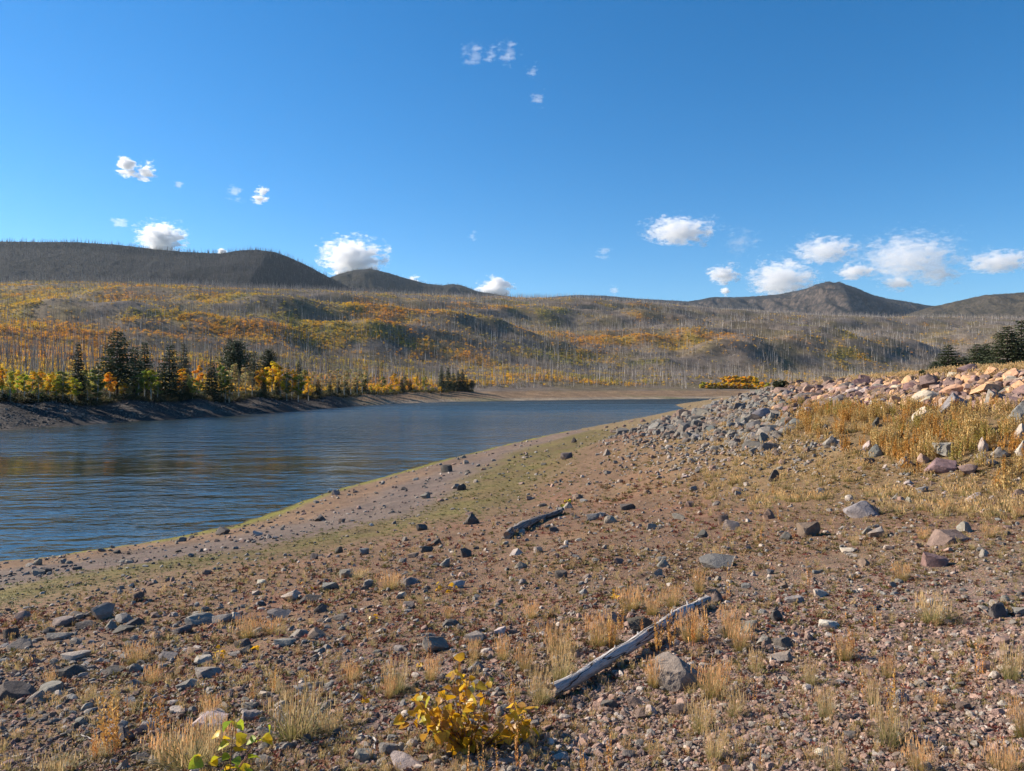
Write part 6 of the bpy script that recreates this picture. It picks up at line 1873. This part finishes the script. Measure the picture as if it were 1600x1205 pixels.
ASPEN_AT = [  # u, top, width, back, colour
    (-18, 572, 26, 4, 'gold'), (4, 574, 26, 3, 'gold'), (16, 580, 24, 0, 'yellowgreen'), (28, 578, 24, 5, 'yellow'), (38, 584, 24, 1, 'yellowgreen'), (50, 579, 24, 4, 'yellow'), (60, 586, 22, 0, 'olive'), (66, 580, 22, 6, 'gold'),
    (76, 583, 22, 3, 'yellow'), (85, 581, 24, 4, 'yellow'), (88, 590, 20, 0, 'yellowgreen'), (98, 579, 28, 1, 'olive'), (110, 588, 22, 3, 'yellow'), (117, 590, 20, 0, 'yellowgreen'), (132, 577, 20, 5, 'olive'), (137, 594, 20, 1, 'dull'),
    (152, 586, 24, 0, 'green'), (148, 576, 20, 9, 'olive'), (172, 581, 24, 1, 'orange'), (193, 598, 18, 3, 'gold'), (203, 600, 16, 2, 'dull'), (216, 584, 22, 1, 'green'), (226, 578, 20, 3, 'green'), (236, 577, 22, 1, 'yellowgreen'), (246, 596, 16, 2, 'green'),
    (283, 574, 22, 10, 'gold'), (295, 584, 14, 6, 'dull'), (301, 591, 26, 0, 'green'), (312, 571, 20, 9, 'orange'), (308, 596, 20, 0, 'green'), (346, 570, 20, 5, 'green'), (352, 580, 22, 1, 'green'), (358, 596, 16, 0, 'dull'),
    (363, 568, 28, 4, 'beige'), (373, 578, 26, 1, 'beige'), (384, 574, 28, 3, 'beige'), (394, 582, 24, 1, 'beige'), (407, 575, 22, 6, 'gold'), (414, 579, 22, 3, 'yellow'), (425, 564, 30, 9, 'yellow'), (435, 568, 26, 8, 'gold'), (438, 580, 22, 1, 'yellow'),
    (448, 584, 22, 1, 'olive'), (456, 578, 20, 6, 'yellow'), (466, 587, 24, 0, 'yellowgreen'), (482, 588, 22, 0, 'gold'), (474, 577, 22, 9, 'dull'), (490, 580, 20, 9, 'beige'), (503, 582, 22, 7, 'beige'), (516, 579, 24, 5, 'beige'), (527, 576, 24, 6, 'beige'),
    (538, 578, 24, 3, 'beige'), (548, 576, 24, 5, 'beige'), (558, 579, 24, 3, 'beige'), (566, 583, 20, 6, 'dull'), (574, 579, 22, 3, 'beige'), (581, 601, 15, 0, 'yellowgreen'), (590, 600, 16, 0, 'yellow'), (600, 602, 16, 0, 'yellow'), (611, 601, 16, 0, 'yellowgreen'),
    (622, 603, 15, 0, 'yellow'), (633, 602, 15, 0, 'yellowgreen'), (646, 601, 16, 0, 'yellow'), (656, 603, 15, 0, 'yellow'), (665, 604, 14, 0, 'yellowgreen'), (675, 603, 14, 0, 'yellow'), (688, 604, 14, -3, 'yellow'),
    (598, 588, 15, 9, 'dull'), (616, 583, 16, 16, 'gold'), (632, 588, 15, 12, 'dull'), (650, 587, 15, 14, 'yellow'), (663, 588, 14, 10, 'olive'),
]
NEAR_NAMES = [(122, 'the slender spruce'), (183, 'the tallest pine'), (265, 'the big dense spruce'), (331, 'the short thick spruce'), (368, 'the round headed pine'), (420, 'the small dark pine'), (467, 'the small dark spruce'), (548, 'the bare white trunks'), (628, 'the tiny spruce'), (705, 'the dark point clump'), (20, 'the left edge')]
CW = {'yellow': 'yellow', 'gold': 'golden', 'orange': 'orange', 'yellowgreen': 'yellow green', 'green': 'green', 'olive': 'olive green', 'beige': 'beige', 'dull': 'dull'}
_bins = {}
for (u, top, w, ex, cn) in ASPEN_AT:
    parts = RT.choice(THIN if cn == 'beige' else ASPENS)
    o = plant_tree('aspen', parts, u, top, None, w, bank_D(u, ex), LEAFCOL[cn], WHITEBARK, 'aspen', 'aspen', 'aspens along the far bank')
    m = min(NEAR_NAMES, key=lambda q: abs(q[0] - u))
    _bins.setdefault((CW[cn], 'left of' if u < m[0] else 'right of', m[1], 'tall' if (HY + 12 - top) * bank_D(u) > 6000 else 'low'), []).append((abs(u - m[0]), o))
for (cn, side, nm, sz), lst in _bins.items():
    lst.sort(key=lambda q: q[0])
    for k, (_, o) in enumerate(lst):
        o['label'] = '%s %s aspen on the bank %s %s%s' % (sz, cn, side, nm, '' if len(lst) == 1 else ', nearest' if k == 0 else ', %snearest' % ORD[k])

# the two yellow hedges at the far beach, left of the embankment
for k in range(16):
    u = 1098 + k * 6.6 + RT.uniform(-1.5, 1.5); D = 560 + RT.uniform(-4, 4)
    vb = HY - F_PX * (float(H(np.array([(u - CX) / F_PX * D]), np.array([D]))[0]) - CAM_Z) / D
    plant_tree('aspen', RT.choice(HEDGE), u, vb - 9.5 + RT.uniform(-1.2, 1.2), None, 19, D, LEAFCOL[RT.choice(['yellow', 'gold', 'yellow', 'yellowgreen'])], WHITEBARK, '%syellow aspen from the left in the lower hedge on the far beach' % (ORD[k] or 'first '), 'aspen', 'hedge of aspens on the far beach')
for k in range(9):
    u = 1134 + k * 6 + RT.uniform(-1.5, 1.5); D = 625 + RT.uniform(-4, 4)
    vb = HY - F_PX * (float(H(np.array([(u - CX) / F_PX * D]), np.array([D]))[0]) - CAM_Z) / D
    plant_tree('aspen', RT.choice(HEDGE), u, vb - 10.5 + RT.uniform(-1, 1), None, 19, D, LEAFCOL[RT.choice(['yellow', 'gold', 'yellow'])], WHITEBARK, '%syellow aspen from the left in the upper hedge above the far beach' % (ORD[k] or 'first '), 'aspen', 'upper hedge of aspens by the far beach')

# evergreens behind the embankment at the right
RIGHT = [(1482, 537, 40, 78, BUSHY, 'dark bushy pine behind the grassy crest, leftmost of the tall ones'), (1460, 563, 44, 74, BUSHY, 'low spreading evergreen left of the dark bushy pine'), (1505, 556, 34, 80, BUSHY, 'low evergreen filling the gap right of the dark bushy pine'),
         (1527, 536, 30, 84, BUSHY, 'lighter green fir behind the crest, left one of two'), (1541, 535, 26, 92, BUSHY, 'lighter green fir behind the crest, right one of two'), (1574, 508, 74, 70, BUSHY, 'big dark pine at the right edge behind the crest'),
         (1596, 497, 44, 74, SPRUCE, 'tallest spire at the right edge behind the big dark pine'), (1555, 556, 34, 76, BUSHY, 'low evergreen under the left side of the big dark pine'), (1628, 500, 80, 72, PINE, 'pine cut off by the right edge of the view')]
for (u, top, w, D, kind, lab) in RIGHT:
    plant_tree('conifer', RT.choice(kind), u, top, None, w * (1.25 if kind is SPRUCE else 2.0), D, NEEDLE, BROWNBARK, lab, 'conifer', 'evergreens behind the embankment')

def bush(u, v, wpx, hpx, colr, label):
    p = quick_hit(u, v)[0]; D = p[1]
    rng = np.random.default_rng(int(u)); s = Soup()
    W = wpx * D / F_PX / 2; Hh = hpx * D / F_PX
    for k in range(12):
        c = rng.normal(0, 0.42, 3) * (W, W, 0) + (0, 0, Hh * rng.uniform(0.25, 0.7))
        P = rng.normal(0, 1, (70, 3)); P /= np.linalg.norm(P, axis=1)[:, None]; P = P * np.array([W * 0.5, W * 0.5, Hh * 0.32]) * rng.uniform(0.4, 1, 70)[:, None] + c
        f = rng.uniform(0.8, 1.25)
        leaf_quads(s, P, W * 0.16, rng, lambda x, y, z: (f, f, f))
    root = bpy.data.objects.new('bush', None); root.location = (p[0], D + 0.3, p[2]); col.objects.link(root)
    c = link('crown', s.mesh('crown', MAT_NEEDLE), parent=root); c.color = (*colr, 1)
    V, F = tube([(0, 0, -0.05), (0.02, 0, Hh * 0.3), (0, 0.02, Hh * 0.6)], [W * 0.09, W * 0.06, W * 0.03], 6)
    t = link('trunk', mesh_from('trunk', V, np.array(F), [MAT_BARK], True), parent=root); t.color = (*BROWNBARK, 1)
    tag(root, label, 'bush')
bush(1223, 610, 22, 17, (0.055, 0.065, 0.030), 'small dark green bush alone on the crest at the far end of the embankment')
bush(1448, 588, 16, 11, (0.05, 0.062, 0.03), 'little dark bush on the crest below the low spreading evergreen')
bush(1562, 688, 14, 16, (0.14, 0.17, 0.06), 'grey green leafy plant among the weeds at the right edge')

# ------------------------------------------------------------------ the burned hillside: young aspens, dead trees, fallen trunks
def scrub_mesh(seed, n=70):
    rng = np.random.default_rng(seed); s = Soup()
    for k in range(6):
        c = (rng.uniform(-0.4, 0.4), rng.uniform(-0.4, 0.4), rng.uniform(0.3, 0.75)); f = rng.uniform(0.75, 1.2)
        P = rng.normal(0, 1, (n // 6, 3)); P /= np.linalg.norm(P, axis=1)[:, None]; P = P * rng.uniform(0.3, 1, (n // 6, 1)) * (0.24, 0.24, 0.30) + c
        leaf_quads(s, P, 0.10, rng, lambda x, y, z: (f * rng.uniform(0.85, 1.15), f * rng.uniform(0.85, 1.1), f))
    return s.mesh('young_aspen', MAT_SCRUB)

def snag_mesh(seed, mat, stubs=10):
    rng = np.random.default_rng(seed); V, F = [], []
    def add(path, rad, sd):
        v, f = tube(path, rad, sd); o = len(V); V.extend(v); F.extend([tuple(q + o for q in ff) for ff in f])
    lx, ly = rng.normal(0, 0.02, 2); top = rng.uniform(0.8, 1.0)
    add([(0, 0, -0.02), (lx * 0.4, ly * 0.4, 0.4 * top), (lx, ly, top)], [0.0102, 0.0074, 0.0018], 5)
    for k in range(stubs):
        t = rng.uniform(0.3, 0.95) * top; a = rng.uniform(0, 6.28); L = rng.uniform(0.02, 0.075) * (1.2 - t)
        add([(lx * t, ly * t, t), (lx * t + math.cos(a) * L, ly * t + math.sin(a) * L, t + rng.uniform(-0.02, 0.025))], [0.003, 0.0012], 3)
    return mesh_from('dead_tree', V, np.array(F), [mat], True)

SCRUB = [scrub_mesh(90 + k) for k in range(6)]
SNAG_M = [snag_mesh(110 + k, MAT_SNAG_MANY, 7) for k in range(8)]
SNAG_T = [snag_mesh(130 + k, MAT_SNAG, 14) for k in range(8)]
SNAGCOL = np.array([(0.31, 0.275, 0.245), (0.23, 0.195, 0.17), (0.42, 0.375, 0.33), (0.13, 0.115, 0.105), (0.28, 0.23, 0.19), (0.52, 0.475, 0.42)])

def hill_points(n, rng, d0, d1, power=1.0, half=38.0):
    az = np.radians(rng.uniform(-half, half, n)); D = d0 * (d1 / d0) ** (rng.uniform(0, 1, n) ** power)
    x = np.tan(az) * D; z = H_far(x, D)
    return x, D, z

def behind_bank(x, y):
    u = CX + F_PX * x / y
    return y > np.interp(u, [-500, 0, 70, 200, 300, 400, 510, 570, 640, 720, 830, 1000, 1150, 1300, 1600], [100, 129, 137, 157, 174, 202, 251, 306, 362, 425, 470, 560, 580, 600, 600])

def hillside_growth():
    rng = np.random.default_rng(23)
    # young aspens
    x, y, z = hill_points(250000, rng, 128, 2300, 0.80)
    p, k = aspen_patch(x, y)
    m = behind_bank(x, y) & (z > 4.8) & (rng.uniform(0, 1, len(x)) < p * 0.92 + 0.015)
    x, y, z, p, k = x[m], y[m], z[m], p[m], k[m]; n = len(x)
    pal = np.array([(0.33, 0.31, 0.09), (0.56, 0.46, 0.08), (0.80, 0.54, 0.055), (0.84, 0.49, 0.055), (0.80, 0.40, 0.06)])
    kk = np.clip(k + rng.normal(0, 0.11, n), 0, 0.999)
    kk = np.where((y < 330) & (x < -60), np.clip(kk, 0.15, 0.56), kk)
    f = kk * 4; i = np.floor(f).astype(int); fr = (f - i)[:, None]
    tint = (pal[i] * (1 - fr) + pal[np.minimum(i + 1, 4)] * fr) * rng.uniform(0.75, 1.15, n)[:, None]
    dull = rng.uniform(0, 1, n) < 0.16
    tint = np.where(dull[:, None], np.array((0.17, 0.13, 0.085)), tint)
    S = rng.uniform(1.1, 2.9, n) * (1 + 0.4 * sstep(600, 2000, y))
    scl = np.stack([S, S, S * rng.uniform(0.7, 1.15, n)], 1)
    rot = np.stack([np.zeros(n), np.zeros(n), rng.uniform(0, 6.28, n)], 1)
    scatter('young_aspens', np.stack([x, y, z - 0.1], 1), rot, scl, rng.integers(0, len(SCRUB), n), tint, SCRUB, 'thickets of yellow, orange and green young aspens over the burned hillside', 'aspen thickets')
    # dark undergrowth at the foot of the bank's trees
    n = 5200
    uu = rng.uniform(-420, 740, n); D = np.interp(uu, [-500, 0, 70, 200, 300, 400, 510, 570, 640, 720], [97, 125, 133, 153, 170, 198, 247, 300, 352, 394]) + rng.uniform(-1.0, 14, n)
    x = (uu - CX) / F_PX * D; y = D; z = H_far(x, y)
    m = z > 2.6
    x, y, z = x[m], y[m], z[m]; n = len(x)
    pal = np.array([(0.075, 0.082, 0.035), (0.10, 0.10, 0.04), (0.13, 0.11, 0.05), (0.06, 0.062, 0.032), (0.17, 0.13, 0.045)])
    tint = pal[rng.integers(0, 5, n)] * rng.uniform(0.75, 1.2, n)[:, None]
    S = rng.uniform(0.6, 1.6, n)
    rot = np.stack([np.zeros(n), np.zeros(n), rng.uniform(0, 6.28, n)], 1)
    scatter('undergrowth', np.stack([x, y, z - 0.15], 1), rot, np.stack([S, S, S * 1.1], 1), rng.integers(0, len(SCRUB), n), tint, SCRUB, 'dark undergrowth under the trees along the far bank', 'undergrowth')
    # low brush in olive and grey brown
    x, y, z = hill_points(60000, rng, 128, 2300, 0.85)
    g = fbm(x / 60.0, y / 50.0, 3, 861)
    m = behind_bank(x, y) & (z > 3.5) & (rng.uniform(-0.6, 0.5, len(x)) < g)
    x, y, z = x[m], y[m], z[m]; n = len(x)
    pal = np.array([(0.12, 0.115, 0.05), (0.15, 0.12, 0.075), (0.10, 0.10, 0.045), (0.19, 0.155, 0.10), (0.16, 0.15, 0.06)])
    tint = pal[rng.integers(0, 5, n)] * rng.uniform(0.75, 1.2, n)[:, None]
    S = rng.uniform(1.0, 2.6, n) * (1 + 0.6 * sstep(600, 2000, y))
    rot = np.stack([np.zeros(n), np.zeros(n), rng.uniform(0, 6.28, n)], 1)
    scatter('brush', np.stack([x, y, z - 0.1], 1), rot, np.stack([S, S, S * 0.6], 1), rng.integers(0, len(SCRUB), n), tint, SCRUB, 'low olive and grey brush between the dead trees', 'brush')
    # dead trees
    x, y, z = hill_points(105000, rng, 165, 2500, 0.46)
    g = 0.55 + 0.9 * fbm(x / 90.0, y / 80.0, 3, 871)
    u = CX + F_PX * x / y
    near_ok = (y > bank_v(u) + np.where(u > 735, 14, 45))
    near_ok &= ~((u > 1075) & (u < 1215) & (y < 660))
    m = near_ok & (z > 5.4) & (rng.uniform(0, 1, len(x)) < np.clip(g, 0.12, 1))
    x, y, z, u = x[m], y[m], z[m], u[m]; n = len(x)
    S = rng.uniform(6, 16, n) * np.where(rng.uniform(0, 1, n) < 0.18, 0.5, 1.0)
    order = np.argsort(-S / y * ((u > -5) & (u < 1605)))
    first, rest = order[:300], order[300:]
    bins = {}
    for q in first:
        o = link('dead_tree', SNAG_T[int(rng.integers(0, len(SNAG_T)))], (x[q], y[q], z[q]), (rng.normal(0, 0.07), rng.normal(0, 0.07), rng.uniform(0, 6.28)), (S[q] * 1.0, S[q] * 1.0, S[q]))
        c = int(rng.integers(0, 6)); o.color = (*(SNAGCOL[c] * rng.uniform(0.85, 1.15)), 1)
        tag(o, None, 'dead tree', 'burned dead trees on the hillside')
        nm = min(NEAR_NAMES[:-1] + [(900, 'the middle of the far beach'), (1150, 'the yellow hedge on the far beach'), (800, 'the left end of the sunlit far beach')], key=lambda t: abs(t[0] - u[q]))
        w = ('grey', 'brownish', 'pale grey', 'blackened', 'brown', 'silvery')[c]
        bins.setdefault((w, 'left of' if u[q] < nm[0] else 'right of', nm[1]), []).append((abs(u[q] - nm[0]), o))
    for (w, side, nm), lst in bins.items():
        lst.sort(key=lambda t: t[0])
        for k, (_, o) in enumerate(lst):
            o['label'] = '%s dead trunk on the slope %s %s%s' % (w, side, nm, '' if len(lst) == 1 else ', nearest' if k == 0 else ', %snearest' % ORD[min(k, 40)])
    q = rest; n = len(q)
    tint = SNAGCOL[rng.integers(0, 6, n)] * (rng.uniform(0.8, 1.2, n) * np.interp(u[q], [500, 1100], [1.1, 1.35]))[:, None]
    rot = np.stack([rng.normal(0, 0.075, n), rng.normal(0, 0.04, n), rng.uniform(0, 6.28, n)], 1)
    w = S[q] * (1 + 0.5 * sstep(700, 1800, y[q]))
    scatter('dead_forest', np.stack([x[q], y[q], z[q]], 1), rot, np.stack([w, w, S[q]], 1), rng.integers(0, 8, n), tint, SNAG_M, 'burned standing dead forest covering the hillside up to the skyline', 'dead forest')
    # fallen trunks
    x, y, z = hill_points(5200, rng, 200, 1200, 0.75)
    u = CX + F_PX * x / y
    m = (y > bank_v(u) + 25) & (z > 5.0)
    x, y, z = x[m], y[m], z[m]; n = len(x)
    tint = SNAGCOL[rng.integers(0, 6, n)] * rng.uniform(1.0, 1.5, n)[:, None]
    S = rng.uniform(5, 12, n)
    rot = np.stack([np.full(n, math.pi / 2) + rng.normal(0, 0.08, n), rng.normal(0, 0.08, n), rng.uniform(0, 6.28, n)], 1)
    scatter('fallen_trunks', np.stack([x, y, z + 0.35], 1), rot, np.stack([S, S, S], 1), rng.integers(0, 8, n), tint, SNAG_M, 'fallen burned trunks lying criss cross on the slope', 'fallen trunks')
    # dead trees along the skyline of the left ridge and its neighbours, and on their faces
    P = []
    for spec, cnt, hgt in ((RANGES[0], 9000, 17), (RANGES[1], 3000, 15), (RANGES[2], 4000, 14), (RANGES[3], 3000, 10)):
        name, D, crest, footv, depth, gs, ga, mat = spec
        me = bpy.data.objects[name].data
        co = np.empty(len(me.vertices) * 3, np.float32); me.vertices.foreach_get('co', co); co = co.reshape(420, 91, 3)
        for _ in range(cnt):
            i = rng.uniform(0, 418.9); j = rng.uniform(20, 70) if rng.random() < 0.62 else rng.uniform(64, 73)
            a, b = int(i), int(j); fi, fj = i - a, j - b
            p = co[a, b] * (1 - fi) * (1 - fj) + co[a + 1, b] * fi * (1 - fj) + co[a, b + 1] * (1 - fi) * fj + co[a + 1, b + 1] * fi * fj
            P.append((*p, hgt * rng.uniform(0.45, 1.25)))
    P = np.array(P); n = len(P)
    tint = np.array((0.085, 0.078, 0.074)) * rng.uniform(0.6, 1.9, n)[:, None]
    rot = np.stack([rng.normal(0, 0.03, n), rng.normal(0, 0.03, n), rng.uniform(0, 6.28, n)], 1)
    scatter('ridge_dead_forest', P[:, :3], rot, np.stack([P[:, 3] * 3.2, P[:, 3] * 3.2, P[:, 3]], 1), rng.integers(0, 8, n), tint, SNAG_M, 'dead forest on the far ridges, a fine comb along their skylines', 'dead forest')

def bank_v(u):
    return np.interp(u, [-500, 0, 70, 200, 300, 400, 510, 570, 640, 720, 830, 1000, 1150, 1300, 1600], [97, 125, 133, 153, 170, 198, 247, 300, 352, 394, 450, 515, 550, 560, 560])
hillside_growth()
